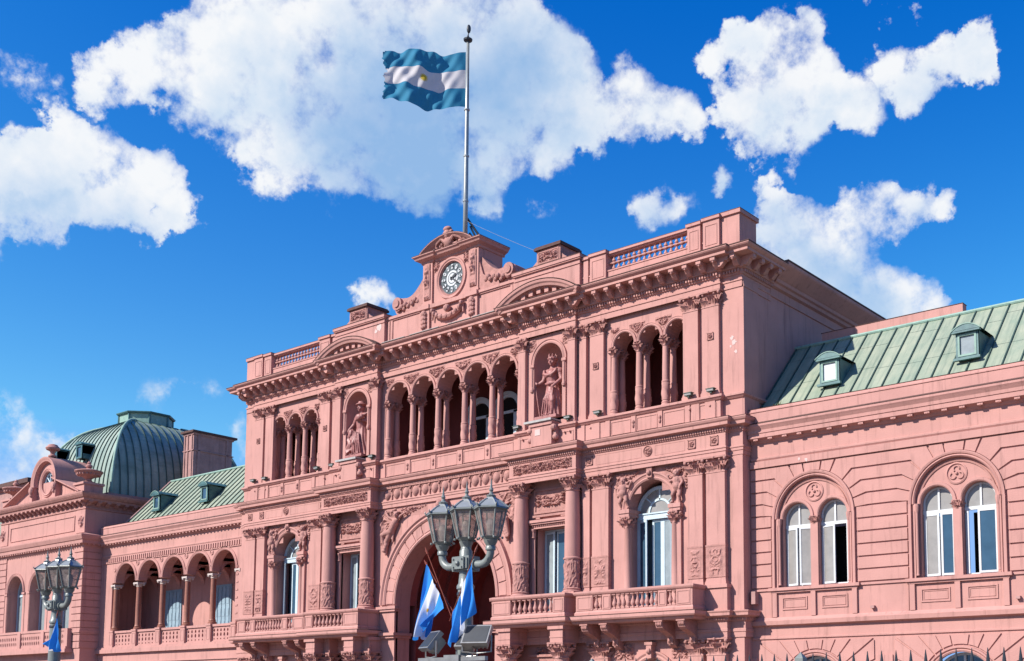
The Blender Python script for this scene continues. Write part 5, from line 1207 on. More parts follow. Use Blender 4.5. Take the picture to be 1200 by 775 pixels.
# cloister dome with standing seams
DX, DY, DH, DZ, DR = -39.9, 6.6, 5.3, 15.9, 6.55
A1 = R(80)
def dpt(side, u, a, lift=0):
    hh = (DH+lift)*math.cos(a)**.62; z = DZ+(DR+lift)*math.sin(a); x, y = u*hh*(DH+0)/DH, -hh
    if side is not None:
        ca, sa = math.cos(side*PI/2), math.sin(side*PI/2); x, y = x*ca-y*sa, x*sa+y*ca
    return (DX+x, DY+y, z)
m = MB()
for s in range(4): m.grid([[dpt(s, -1+2*k/16, A1*j/20) for j in range(21)] for k in range(17)])
m.box(DX-1.6, DX+1.6, DY-1.6, DY+1.6, DZ+DR*.97, DZ+DR*.985)
dm = part(m, 'dome', COPB, smooth='auto')
s2 = MB()
for s in range(4):
    for k in range(-9, 10):
        x = k*.58; P = []
        for j in range(21):
            a = A1*j/20; hh = DH*math.cos(a)**.62
            if abs(x) > hh: break
            u0, u1 = (x-.03)/hh, (x+.03)/hh; P.append([dpt(s, u0, a), dpt(s, u0, a, .06), dpt(s, u1, a, .06), dpt(s, u1, a)])
        if len(P) > 1: s2.grid(P)
link('standing_seams', s2.mesh('standing_seams', COPS), dm)
for s in range(4): s2 = MB(); s2.tube([dpt(s, 1, A1*j/20, .03) for j in range(21)], .11, 6); link('hip_roll', s2.mesh('hip_roll', PALEG, True), dm)
m = MB(); m.box(DX-5.8, DX+5.8, DY-5.8, DY+5.8, 15.6, 16.0); m.box(PX0+.3, PX1-.1, .3, 8.9, 15.6, 15.85); part(m, 'dome_kerb', PINKD)
n8 = [((1.62/math.cos(PI/8))*math.cos(PI/8+k*PI/4), (1.62/math.cos(PI/8))*math.sin(PI/8+k*PI/4)) for k in range(8)]
def octa(mb, r, z0, z1, r1=None):
    r1 = r1 or r; P = [[(DX+x*r, DY+y*r, z0) for x, y in n8], [(DX+x*r1, DY+y*r1, z1) for x, y in n8]]; mb.grid(P, closed_v=True); mb.cap(P[0], True); mb.cap(P[1])
m = MB(); octa(m, 1.08, 22.2, 23.15); lt = part(m, 'lantern', PALEG)
m = MB(); octa(m, 1.16, 23.15, 23.23, 1.2); octa(m, 1.2, 23.23, 23.28, 1.2); octa(m, 1.14, 23.28, 23.5, .35); octa(m, 1.16, 22.1, 22.35); 
for x, y in n8: m.box(DX+x*1.08-.06, DX+x*1.08+.06, DY+y*1.08-.06, DY+y*1.08+.06, 22.2, 23.2)
link('lantern_roof', m.mesh('lantern_roof', COPD), lt)
# dormers on the dome
for (u, a) in ((-.62, .62), (.18, .60), (.60, .30)):
    p = Vector(dpt(0, u, a)); m = MB(); x, y, z = p
    if a < .5: continue
    m.prism(rect(x-.42, x+.42, z-.55, z+.45), y-.75, y-.65, [rect(x-.28, x+.28, z-.42, z+.3)]); m.box(x-.42, x+.42, y-.66, y+1.0, z-.2, z+.44); m.box(x-.42, x-.36, y-.7, y+.3, z-.55, z+.4); m.box(x+.36, x+.42, y-.7, y+.3, z-.55, z+.4)
    P = []
    for k in range(9): uu = -1+k/4; P.append([(x+uu*.52, y-.85, z+.48+.2*(1-uu*uu)), (x+uu*.52, y+1.2, z+.48+.2*(1-uu*uu))])
    m.grid(P); m.prism([(x-.52, z+.45), (x+.52, z+.45)]+[(x+uu*.52, z+.48+.2*(1-uu*uu)) for uu in (.8, .4, 0, -.4, -.8)], y-.84, y-.74)
    o = part(m, 'dome_dormer', COPD); fill(x-.3, x+.3, z-.44, z+.32, y-.66, 'pane', GLASS, o)
# tall chimney block behind the far roof
m = MB(); m.box(-33.55, -32.35, 6.0, 9.1, 15, 20.75); m.box(-33.62, -32.28, 5.93, 9.2, 19.6, 19.66); m.box(-33.62, -32.28, 5.93, 9.2, 20.75, 20.9)
for x in (-33.5, -33.1, -32.6): m.box(x, x+.12, 5.94, 6.0, 15, 20.75)
for y in (6.3, 8.6): m.box(-32.35, -32.28, y, y+.2, 15, 20.75)
part(m, 'chimney_block', PINKD); m = MB(); m.box(-33.75, -32.15, 5.8, 9.4, 20.9, 21.05); m.box(-32.9, -32.6, 8.9, 9.3, 21.05, 21.15); part(m, 'chimney_coping', DIRT)
# what continues beyond the pavilion
m = MB(); m.prism(rect(-80, -46.1, 0, 13.4), .5, 1.3, [archhole(-48.5-3.4*k, 5.4, 9.55, 1.16) for k in range(8)]); m.box(-80, -46.1, 2.4, 2.5, 0, 13); m.box(-80, -46.1, .5, 8, 13.3, 13.4); m.sweep([(-80, .5), (-46.2, .5)], [(0, 12.1), (.35, 12.3), (.45, 12.8), (0, 12.95)])
m.box(-80, -46.3, -.1, .5, 5.0, 5.3); m.box(-80, -46.3, -.0, .2, 5.3, 6.6)
part(m, 'further_wing')
m = MB(); m.box(-78, -61.0, 8, 20, 10, 20.9); m.box(-78.2, -60.8, 7.8, 20.2, 20.7, 20.9); part(m, 'rear_block', PINKD); m = MB(); m.box(-78.5, -60.5, 7.5, 20.5, 20.9, 21.3); part(m, 'rear_block_coping', DIRT)
m = MB(); m.quad((-61.5, 2, 14.8), (-46.2, 2, 14.8), (-46.2, 6.5, 19.0), (-61.5, 6.5, 19.0)); m.quad((-46.2, 2, 14.8), (-46.2, 6.5, 19), (-46.2, 8, 14)); rb = part(m, 'further_roof', COPR)
s2 = MB()
for k in range(25): x = -61+k*.6; s2.quad((x, 1.95, 14.85), (x+.06, 1.95, 14.85), (x+.06, 6.45, 19.07), (x, 6.45, 19.07))
link('standing_seams', s2.mesh('standing_seams', COPS), rb)

# ================================================================== THINGS ON AND BEFORE THE PALACE
# ---- niche statues
def draped(mb, z0, z1, prof, folds=9, amp=.1, cx=0, cy=0, sy=.72, ph=0):
    P = []; n = 56; nz = 30
    for j in range(nz+1):
        t = j/nz; z = z0+(z1-z0)*t
        k = t*(len(prof)-1); i = min(int(k), len(prof)-2); r, ox, oy = [prof[i][q]+(prof[i+1][q]-prof[i][q])*(k-i) for q in range(3)]
        P.append([(cx+ox+r*(1+amp*(1-t*.7)*math.sin(folds*a+ph+2.2*math.sin(t*3+a)))*math.cos(a), cy+oy+r*sy*(1+amp*(1-t*.7)*math.sin(folds*a+ph+2.2*math.sin(t*3+a)))*math.sin(a), z) for a in [2*PI*q/n for q in range(n)]])
    mb.grid(P, closed_v=True); mb.cap(P[0], True); mb.cap(P[-1])
def head(mb, c, r, yaw=0):
    M = Matrix.Translation(c) @ Matrix.Rotation(yaw, 4, 'Z') @ Matrix.Scale(r, 4)
    h = MB(); h.ball((0, 0, 0), 1, 18, (.80, .92, 1.08)); h.ball((0, -.30, -.55), .62, 14, (.9, .9, .85)); h.ball((0, -.72, -.88), .22, 8)
    h.capsule((0, -.88, .18), (0, -1.10, -.22), .10, .16, 8); h.ball((-.12, -.98, -.24), .11, 6); h.ball((.12, -.98, -.24), .11, 6)
    for s in (-1, 1): h.ball((s*.33, -.80, .10), .15, 8, (1.2, .5, .6)); h.capsule((s*.12, -.92, .30), (s*.55, -.74, .28), .09, .07, 6); h.ball((s*.48, -.55, -.25), .30, 8); h.ball((s*.80, .05, -.02), .20, 8, (.4, .8, 1.2))
    h.capsule((-.22, -.90, -.50), (.22, -.90, -.50), .07, .07, 6); h.capsule((-.17, -.90, -.60), (.17, -.90, -.60), .08, .08, 6)
    mb.add(h, M)
def hand(mb, w, d, r, curl=.5):
    """palm, four unequal bent fingers and a thumb from its side; w wrist, d the way the hand points"""
    d = Vector(d).normalized(); side = d.cross(Vector((0, -1, .2))).normalized(); nrm = side.cross(d).normalized(); w = Vector(w)
    pc = w+d*r*1.1; mb.capsule(w, pc, r*.55, r*.7, 8); mb.capsule(pc-side*r*.5, pc+side*r*.5, r*.42, r*.42, 8)
    for k, L in enumerate((.85, 1.0, .95, .75)):
        b = pc+side*r*(.75-.5*k)+d*r*.3; m1 = b+(d-nrm*curl*.4).normalized()*r*L*.8; m2 = m1+(d*.6-nrm*curl*1.2).normalized()*r*L*.7
        mb.capsule(b, m1, r*.24, r*.21, 6); mb.capsule(m1, m2, r*.21, r*.17, 6)
    b = w+side*r*.7+d*r*.5; m1 = b+(side*.8+d*.6).normalized()*r*.7; mb.capsule(b, m1, r*.26, r*.22, 6); mb.capsule(m1, m1+(d-nrm*.6).normalized()*r*.5, r*.21, r*.16, 6)
STM = mat('dark_pink_statue_stone', (.50, .20, .185, 1), .5, var=.35, vscale=4, bump=.3, bscale=18, spec=.4)
# standing figure, left arm on the hip, the other holding a tall staff away from the body
f = MB()
draped(f, 0, 1.62, [(.50, .02, 0), (.47, .04, 0), (.44, .05, -.02), (.42, .05, -.03), (.41, .03, -.02), (.36, 0, 0), (.30, -.02, 0)], 11, .11)
f.capsule((.16, -.16, 1.25), (.26, -.34, .72), .17, .13); f.capsule((.26, -.34, .72), (.2, -.22, .1), .12, .1)          # the advanced knee under the cloth
for k in range(5): f.tube([(.30-.09*k, -.34, 1.35-.05*k), (.26-.12*k, -.38, .85), (.22-.15*k, -.36, .1)], [.03, .05, .035], 6)
f.capsule((-.02, .0, 1.55), (.0, .0, 2.02), .27, .33); f.ball((-.13, -.24, 1.98), .135, 12); f.ball((.13, -.24, 1.98), .135, 12)
f.capsule((-.30, 0, 2.20), (.30, 0, 2.20), .16, .16); f.capsule((0, 0, 2.2), (0, -.02, 2.46), .12, .10)
for k in range(16):
    a = PI*k/15; f.ball((-.36*math.cos(a), -.2-.12*math.sin(a), 2.22-.25*math.sin(a)), .075, 7)
f.tube([(-.3, -.15, 1.62), (0, -.3, 1.56), (.3, -.15, 1.62)], .07, 8)
f.capsule((.40, .0, 2.16), (.56, -.05, 1.76), .135, .10); f.capsule((.56, -.05, 1.76), (.33, -.34, 1.44), .10, .065); hand(f, (.33, -.34, 1.44), (-.8, -.1, -.5), .085)
f.capsule((-.40, .0, 2.16), (-.52, -.08, 1.80), .135, .10); f.capsule((-.52, -.08, 1.80), (-.80, -.22, 1.62), .10, .065); hand(f, (-.80, -.22, 1.62), (-.9, -.1, -.1), .085, 1.0)
for s in (-1, 1): f.ball((s*.42, 0, 2.14), .19, 10); f.ball((s*.47, -.03, 2.0), .13, 8)
head(f, (0, -.05, 2.66), .205, R(6)); 
for k in range(11): a = PI*2*k/11; f.ball((.17*math.cos(a), -.03+.2*math.sin(a), 2.78), .075, 6)
for k in range(7): a = PI*2*k/7; f.capsule((.16*math.cos(a), -.03+.17*math.sin(a), 2.84), (.19*math.cos(a), -.03+.2*math.sin(a), 2.98), .045, .03, 6)
f.tube([(-.16, .14, 2.6), (-.22, .1, 2.4), (-.28, .02, 2.25)], .07, 6); f.tube([(.16, .14, 2.6), (.22, .1, 2.4), (.28, .02, 2.25)], .07, 6)
for x in (-.15, .2): f.ball((x, -.46, .06), .1, 8, (.8, 1.5, .6))
f.tube([(-.86, -.28, 1.75), (-.72, -.26, .9), (-.60, -.2, .02)], .035, 6)
for k in range(5): f.ball((-.86+.06*(k-2), -.28, 1.66+.05*(k % 2)), .07, 6)
f.box(-.66, .66, -.55, .34, -.12, .03)
st = thing('statue', 'crowned stone woman, hand on hip, in the niche between the two lit arcades', 'statue', (6.72, .12, 14.72), group='niche statues')
fused(f, 'figure', STM, .022, st, sm=1)
# second figure: broad hat, both forearms gathered before the chest, a cloak over one arm
f = MB()
draped(f, 0, 1.62, [(.50, .08, 0), (.46, .06, 0), (.44, .04, -.02), (.40, .03, -.03), (.38, .02, -.02), (.35, 0, 0), (.30, 0, 0)], 10, .12, ph=1)
f.capsule((-.12, -.16, 1.2), (-.22, -.36, .70), .16, .13); f.capsule((-.22, -.36, .70), (-.28, -.2, .1), .12, .1)
for k in range(5): f.tube([(-.26+.10*k, -.33, 1.40-.04*k), (-.28+.13*k, -.38, .8), (-.30+.16*k, -.36, .1)], [.03, .05, .035], 6)
f.capsule((0, 0, 1.55), (0, 0, 2.02), .27, .32); f.ball((-.12, -.24, 1.98), .12, 12); f.ball((.12, -.24, 1.98), .12, 12)
f.capsule((-.28, 0, 2.2), (.28, 0, 2.2), .16, .16); f.capsule((0, 0, 2.2), (0, -.03, 2.46), .12, .1)
f.capsule((-.38, 0, 2.16), (-.60, -.02, 1.80), .14, .11); f.capsule((-.60, -.02, 1.80), (-.74, -.24, 1.50), .11, .07); hand(f, (-.74, -.24, 1.5), (-.4, -.3, -.8), .085)
f.capsule((.38, 0, 2.16), (.50, -.1, 1.86), .14, .1); f.capsule((.50, -.1, 1.86), (.16, -.40, 1.92), .1, .065); hand(f, (.16, -.4, 1.92), (-.9, -.1, .2), .085, .9)
P = [(-.74+.1*math.sin(k), -.16, 1.5-.1*k) for k in range(14)]; f.tube(P, [.11+.012*k for k in range(14)], 8); f.tube([(-.62, -.1, 1.55-.1*k) for k in range(13)], [.08+.012*k for k in range(13)], 8)
f.ball((.24, -.44, 2.02), .2, 10, (1.1, .6, .9)); f.ball((.42, -.36, 2.06), .13, 8); f.capsule((.3, -.3, 2.05), (.62, -.1, 2.3), .08, .05)
head(f, (-.02, -.05, 2.64), .20, R(-8)); f.lathe(-.02, -.03, [(.02, 2.75), (.27, 2.76), (.33, 2.80), (.28, 2.85), (.2, 2.87), (.17, 2.97), (.02, 3.02)], 16)
for x in (-.26, .14): f.ball((x, -.46, .06), .1, 8, (.8, 1.5, .6))
f.box(-.66, .66, -.55, .34, -.12, .03)
st = thing('statue', 'hatted stone figure gathering a cloak before its chest in the niche left of the gallery', 'statue', (-6.78, .12, 14.72), group='niche statues')
fused(f, 'figure', STM, .022, st, sm=1)

# ---- carved children beside the arched windows and winged figures over the great arch (parts of the wall)
def putto(q):
    f = MB()
    f.capsule((0, 0, .62), (.02*q, 0, .95), .19, .2, 12); f.ball((0, -.05, .70), .20, 12, (1, .9, 1))
    f.capsule((-.15*q, 0, 1.02), (.15*q, 0, 1.02), .09, .09, 10); head(f, (.02*q, -.06, 1.24), .155, R(15*q))
    for k in range(9): a = 2*PI*k/9; f.ball((.02*q+.14*math.cos(a), .0+.12*math.sin(a), 1.33), .06, 6)
    f.capsule((-.10*q, 0, .60), (-.14*q, -.1, .30), .12, .085, 10); f.capsule((-.14*q, -.1, .30), (-.10*q, .02, .0), .08, .05, 10); f.capsule((-.10*q, .02, 0), (-.12*q, -.12, -.03), .05, .035, 8)
    f.capsule((.10*q, 0, .60), (.20*q, -.1, .34), .12, .085, 10); f.capsule((.20*q, -.1, .34), (.26*q, .02, .06), .08, .05, 10); f.capsule((.26*q, .02, .06), (.28*q, -.12, .02), .05, .035, 8)
    f.capsule((.17*q, 0, 1.0), (.34*q, -.08, .92), .075, .06, 8); f.capsule((.34*q, -.08, .92), (.46*q, -.1, 1.12), .055, .04, 8); hand(f, (.46*q, -.1, 1.12), (.4*q, 0, 1), .045)
    f.capsule((-.17*q, 0, 1.0), (-.27*q, -.06, .84), .075, .06, 8); f.capsule((-.27*q, -.06, .84), (-.2*q, -.14, .66), .055, .04, 8); hand(f, (-.2*q, -.14, .66), (.3*q, -.2, -.9), .045)
    for k in range(6): f.capsule((-.12*q, .08, .95), (-.40*q-.0*k, .06, 1.25-.13*k), .07, .035, 6)
    for k in range(8): f.ball((.46*q+.05*k*q*(-1), -.06, 1.16+.045*math.sin(k)), .055, 6)
    return f
for s in (1, -1):
    cx = s*12.5
    for q in (-1, 1):
        fused(putto(-q), 'carved_child', PINKC, .02, PAL, (cx+q*1.42, -.20, 9.98), 1, 0)
def winged(q):
    f = MB()   # reclining along the extrados: head high near the crown, feet low at the springing
    f.capsule((0, 0, 0), (-.28*q, 0, -.42), .19, .20, 12); f.capsule((.12*q, 0, .1), (-.14*q, 0, .16), .1, .1, 10); head(f, (.18*q, -.1, .36), .16, R(20*q))
    for k in range(8): a = 2*PI*k/8; f.ball((.18*q+.15*math.cos(a), -.05+.12*math.sin(a), .46), .06, 6)
    f.capsule((-.28*q, 0, -.45), (-.78*q, -.16, -.62), .19, .13, 12); f.capsule((-.78*q, -.16, -.62), (-.80*q, 0, -1.30), .12, .07, 12); f.capsule((-.80*q, 0, -1.3), (-.84*q, -.1, -1.45), .06, .04, 8)
    f.capsule((-.34*q, 0, -.5), (-.62*q, -.02, -1.0), .17, .12, 12); f.capsule((-.62*q, -.02, -1.0), (-.70*q, .02, -1.6), .11, .07, 12)
    f.capsule((.16*q, 0, .12), (.48*q, -.05, .30), .08, .065, 8); f.capsule((.48*q, -.05, .30), (.80*q, -.05, .42), .06, .045, 8); hand(f, (.8*q, -.05, .42), (q, 0, .3), .05)
    f.capsule((-.16*q, 0, .15), (-.46*q, -.05, .28), .08, .065, 8); f.capsule((-.46*q, -.05, .28), (-.66*q, -.05, .55), .06, .045, 8); hand(f, (-.66*q, -.05, .55), (-.4*q, 0, 1), .05)
    for k in range(9): f.capsule((-.1*q, .06, .0), (-.85*q+.08*k*q, .03, .35-.17*k), .09, .04, 6)
    for k in range(14): f.ball((-.35*q-.03*k*q, .0-.04*(k % 2), -.35-.085*k+.05*math.sin(2*k)), .12, 7)
    return f
for q in (-1, 1):
    fused(winged(-q), 'winged_figure', PINKC, .028, PAL, (q*3.55, -.24, 10.85), 1)
    m = relief(*S2(3.2, 4.8, q), 9.6, 11.6, -.1, .12, 9, .05, mask=lambda u, v, q=q: 1 if (v > .35-1.25*(u*q)) else 0)
    m.add(relief(*S2(1.3, 3.3, q), 11.1, 11.6, -.1, .12, 4, .05, mask=lambda u, v, q=q: 1 if v > -.2-.9*(u*q) else 0)); part(m, 'arch_spandrel', PINKC)
m = MB(); m.box(-.22, .22, -.55, -.1, 11.1, 11.62); m.ball((0, -.55, 11.35), .2, 10); part(m, 'keystone', PINKC)

# ---- urns
def urn(x, y, z, s, label):
    u = thing('urn', label, 'urn', (x, y, z), group='stone urns on the domed pavilion')
    m = MB(); m.lathe(0, 0, [(.34*s, 0), (.34*s, .1*s), (.2*s, .16*s), (.17*s, .28*s), (.3*s, .36*s), (.42*s, .44*s), (.55*s, .5*s), (.74*s, .62*s), (.82*s, .72*s), (.80*s, .76*s), (.70*s, .78*s), (.5*s, .84*s), (.2*s, .9*s), (.1*s, .98*s)], 24)
    for k in range(20): a = 2*PI*k/20; m.ball((.62*s*math.cos(a), .62*s*math.sin(a), .56*s), .1*s, 6)
    link('bowl', m.mesh('bowl', PINKC, 'auto'), u); m = MB(); m.lathe(0, 0, [(.1*s, .94*s), (.2*s, 1.02*s), (.19*s, 1.12*s), (.1*s, 1.2*s), (.13*s, 1.26*s), (.03*s, 1.38*s)], 12); link('finial', m.mesh('finial', PINKC, 'auto'), u)
    return u
for x, lb in ((-34.75, 'wide pink stone urn at the corner between the dome and the arcaded wing'), (-45.3, 'wide pink stone urn beside the round window on the picture-edge side')):
    m = MB(); m.box(x-.62, x+.62, PY-.1, PY+1.2, 15.75, 16.35); m.box(x-.7, x+.7, PY-.2, PY+1.3, 16.35, 16.5); part(m, 'urn_pedestal'); urn(x, PY+.5, 16.5, 1.12, lb)
u = thing('finial', 'round-topped pink stone finial standing above the round window', 'finial', (OX+.35, PY+.1, OZ+1.8)); m = MB()
m.lathe(0, 0, [(.28, 0), (.28, .1), (.14, .18), (.16, .35), (.22, .42)], 14); link('stem', m.mesh('stem', PINKC, 'auto'), u); m = MB(); m.lathe(0, 0, [(.22, .42), (.42, .5), (.48, .62), (.42, .72), (.34, .78), (.3, .86), (.1, .92)], 16); link('knob', m.mesh('knob', PINKC, 'auto'), u)

# ---- flagpole and its flag
fp = thing('flagpole', 'tall grey steel flagpole rising behind the clock', 'flagpole', (0, .93, 24.0))
m = MB(); m.tube([(0, 0, 0), (0, 0, 4), (.0, 0, 8), (.0, 0, 11.9)], [.125, .12, .10, .075], 14); link('pole', m.mesh('pole', STEEL, True), fp)
for z in (3.2, 5.6, 8.1): m = MB(); m.lathe(0, 0, [(.11, z), (.145, z+.02), (.145, z+.1), (.11, z+.12)], 14); link('collar', m.mesh('collar', STEEL), fp)
m = MB(); m.lathe(0, 0, [(.09, 11.86), (.22, 11.92), (.24, 12.0), (.10, 12.05), (.06, 12.15), (.03, 12.25)], 12); m.ball((.05, 0, 12.55), .14, 10, (.8, .8, 1.7)); m.tube([(0, 0, 12.1), (.04, 0, 12.4)], .03, 6); link('truck', m.mesh('truck', IROND), fp)
m = MB(); m.tube([(0, .1, 2.4), (.55, .5, 1.4), (.85, .6, .5)], .06, 6); m.tube([(.1, .2, 1.6), (.75, .5, .55)], .05, 6); m.tube([(.15, .2, 1.95), (.4, .4, 1.3)], .05, 6); m.box(.05, .95, .3, .8, .42, .55); link('brace', m.mesh('brace', IROND), fp)
m = MB(); m.tube([(.1, 0, .5+k*1.15) for k in range(11)], .012, 5); link('halyard', m.mesh('halyard', IROND), fp)
gw = MB(); a = Vector((.05, .93, 26.2)); b_ = Vector((6.3, .6, 22.6)); gw.tube([tuple(a.lerp(b_, t)-Vector((0, 0, .05*math.sin(PI*t)))) for t in [k/10 for k in range(11)]], .008, 5)
tag(gw.build('guy_wire', CURT), 'thin pale wire running from the flagpole down to the attic block', 'wire')

def flag_mat(name, blue, white, sun=(.75, .42, .02, 1)):
    m = bpy.data.materials.new(name); m.use_nodes = True; nt = m.node_tree; N = nt.nodes; L = nt.links
    b = N['Principled BSDF']; b.inputs['Roughness'].default_value = .75; b.inputs['Specular IOR Level'].default_value = .2
    uv = N.new('ShaderNodeUVMap'); sp = N.new('ShaderNodeSeparateXYZ'); L.new(uv.outputs[0], sp.inputs[0])
    def ma(op, a, b2): 
        n = N.new('ShaderNodeMath'); n.operation = op
        for i, v in enumerate((a, b2)):
            if isinstance(v, (int, float)): n.inputs[i].default_value = v
            else: L.new(v, n.inputs[i])
        return n.outputs[0]
    def mix(f, a, b2):
        n = N.new('ShaderNodeMix'); n.data_type = 'RGBA'; L.new(f, n.inputs['Factor'])
        for k, v in (('A', a), ('B', b2)):
            if isinstance(v, tuple): n.inputs[k].default_value = v
            else: L.new(v, n.inputs[k])
        return n.outputs['Result']
    mid = ma('LESS_THAN', ma('ABSOLUTE', ma('SUBTRACT', sp.outputs[1], .5), 0), .1667)
    col = mix(mid, blue, white)
    dx = ma('MULTIPLY', ma('SUBTRACT', sp.outputs[0], .5), 1.5); dy = ma('SUBTRACT', sp.outputs[1], .5)
    r = ma('SQRT', ma('ADD', ma('MULTIPLY', dx, dx), ma('MULTIPLY', dy, dy)), 0)
    th = ma('ARCTAN2', dy, dx); ray_ = ma('MULTIPLY', ma('COSINE', ma('MULTIPLY', th, 16), 0), .014)
    col = mix(ma('LESS_THAN', ma('ADD', r, ray_), .062), col, sun)
    L.new(col, b.inputs['Base Color'])
    t = N.new('ShaderNodeBsdfTranslucent'); L.new(col, t.inputs[0]); mx = N.new('ShaderNodeMixShader'); mx.inputs[0].default_value = .35
    out = N['Material Output']; L.new(b.outputs[0], mx.inputs[1]); L.new(t.outputs[0], mx.inputs[2]); L.new(mx.outputs[0], out.inputs[0])
    return m
FL1 = flag_mat('weathered_flag_cloth', (.035, .22, .36, 1), (.60, .57, .58, 1), (.50, .36, .04, 1))
FL2 = flag_mat('bright_flag_cloth', (.035, .26, .74, 1), (.78, .80, .86, 1), (.60, .32, .03, 1))
def cloth(name, fn, m, nu=60, nv=36, parent=None, mask=None):
    v = []; f = []; uvs = []
    for i in range(nu+1):
        for j in range(nv+1): v.append(tuple(fn(i/nu, j/nv)))
    for i in range(nu):
        for j in range(nv):
            if mask and not mask((i+.5)/nu, (j+.5)/nv): continue
            a = i*(nv+1)+j; f.append((a, a+nv+1, a+nv+2, a+1)); uvs.append(((i/nu, j/nv), ((i+1)/nu, j/nv), ((i+1)/nu, (j+1)/nv), (i/nu, (j+1)/nv)))
    me = bpy.data.meshes.new(name); me.from_pydata(v, [], f); ul = me.uv_layers.new(name='UVMap')
    k = 0
    for q in uvs:
        for c in q: ul.data[k].uv = c; k += 1
    me.materials.append(m); me.polygons.foreach_set('use_smooth', [True]*len(me.polygons))
    return link(name, me, parent)
def bigflag(u, v):
    # u along the fly, v up the hoist; streaming towards the square with a lift at the end
    hz = 32.35+3.0*v; hx, hy = -.14, .93
    L = 4.25*u; dx, dy = -.70, -.71
    lift = .55*u*u*(.2+.8*v)+.12*u
    z = hz+lift*0.35-.30*math.sin(PI*u)*(1-v)*.9-.42*u*(1-v)*0 + .08*math.sin(2*PI*u*1.3+1.0+2*v)*(.3+u)
    if v > .5: z -= .12*math.sin(PI*u)*(v-.5)*2
    z += (v-.5)*-.45*u - .05*u
    w = .20*math.sin(2*PI*(u*1.7+.25*v)+.5)*min(1, u*3)+.10*math.sin(2*PI*(u*3.6-1.1*v))*min(1, u*3)+.05*math.sin(2*PI*(u*6+v*3))*min(1, u*3)
    x = hx+dx*L+(.71)*w; y = hy+dy*L+(-.70)*w
    fold = .5*max(0, u-.86)/.14
    return Vector((x+fold*.15*math.sin(5*v), y, z-fold*.35*max(0, v-.75)*2))
def tattered(u, v): 
    e = .985+.012*math.sin(23*v)*math.sin(7*v+1)+.008*math.sin(61*v)-(.03*max(0, 1-abs(v-.62)*9))
    return u < e
o = cloth('flag', bigflag, FL1, 90, 54, mask=tattered); tag(o, 'faded blue and white striped flag with frayed edge flying from the tall pole', 'flag')

# ---- street lamps
def lantern(parent, x, y, z):
    """hexagonal lantern tapering down to its socket; > roof, frame, glass, finial"""
    def hexa(mb, r0, z0, r1, z1):
        P = [[(r*math.cos(a), r*math.sin(a), zz) for a in [PI/6+PI/3*k for k in range(6)]] for r, zz in ((r0, z0), (r1, z1))]; mb.grid(P, closed_v=True); mb.cap(P[0], True); mb.cap(P[1])
    fr = MB(); 
    hexa(fr, .12, -.04, .18, .02); hexa(fr, .18, .02, .215, .05); hexa(fr, .335, .60, .385, .63); hexa(fr, .385, .63, .36, .67)
    for k in range(6):
        a = PI/6+PI/3*k; fr.tube([(.20*math.cos(a), .20*math.sin(a), .04), (.338*math.cos(a), .338*math.sin(a), .62)], .02, 6)
        fr.ball((.25*math.cos(a), .25*math.sin(a), .02), .03, 6); fr.tube([(.375*math.cos(a), .375*math.sin(a), .66), (.41*math.cos(a), .41*math.sin(a), .70), (.40*math.cos(a), .40*math.sin(a), .73)], [.02, .015, .006], 5)
    o = link('lantern', fr.mesh('lantern', IRON), parent, (x, y, z))
    rf = MB(); P = [[(r*math.cos(a), r*math.sin(a), zz) for a in [PI/6+PI/3*k for k in range(6)]] for r, zz in ((.37, .665), (.30, .72), (.20, .80), (.12, .84), (.10, .88))]; rf.grid(P, closed_v=True); rf.cap(P[-1])
    for k in range(6):
        a = PI/6+PI/3*k; rf.tube([(r*math.cos(a), r*math.sin(a), zz+.01) for r, zz in ((.37, .665), (.30, .72), (.20, .80), (.12, .84))], .014, 5)
    link('lantern_roof', rf.mesh('lantern_roof', STEEL), o)
    fi = MB(); fi.lathe(0, 0, [(.09, .88), (.11, .92), (.05, .95), (.03, 1.0), (.05, 1.04), (.03, 1.08), (.018, 1.16), (.004, 1.28)], 10); link('lantern_finial', fi.mesh('lantern_finial', IRON), o)
    g = MB(); P = [[(r*math.cos(a), r*math.sin(a), zz) for a in [PI/6+PI/3*k for k in range(6)]] for r, zz in ((.19, .05), (.326, .61))]; g.grid(P, closed_v=True); link('lantern_glass', g.mesh('lantern_glass', LGL), o)
    bu = MB(); bu.lathe(0, 0, [(.04, .03), (.05, .1), (.09, .22), (.1, .3), (.07, .4), (.02, .44)], 12); link('bulb', bu.mesh('bulb', CAPW), o)
    o.scale = (.9, .9, .9)
    return o
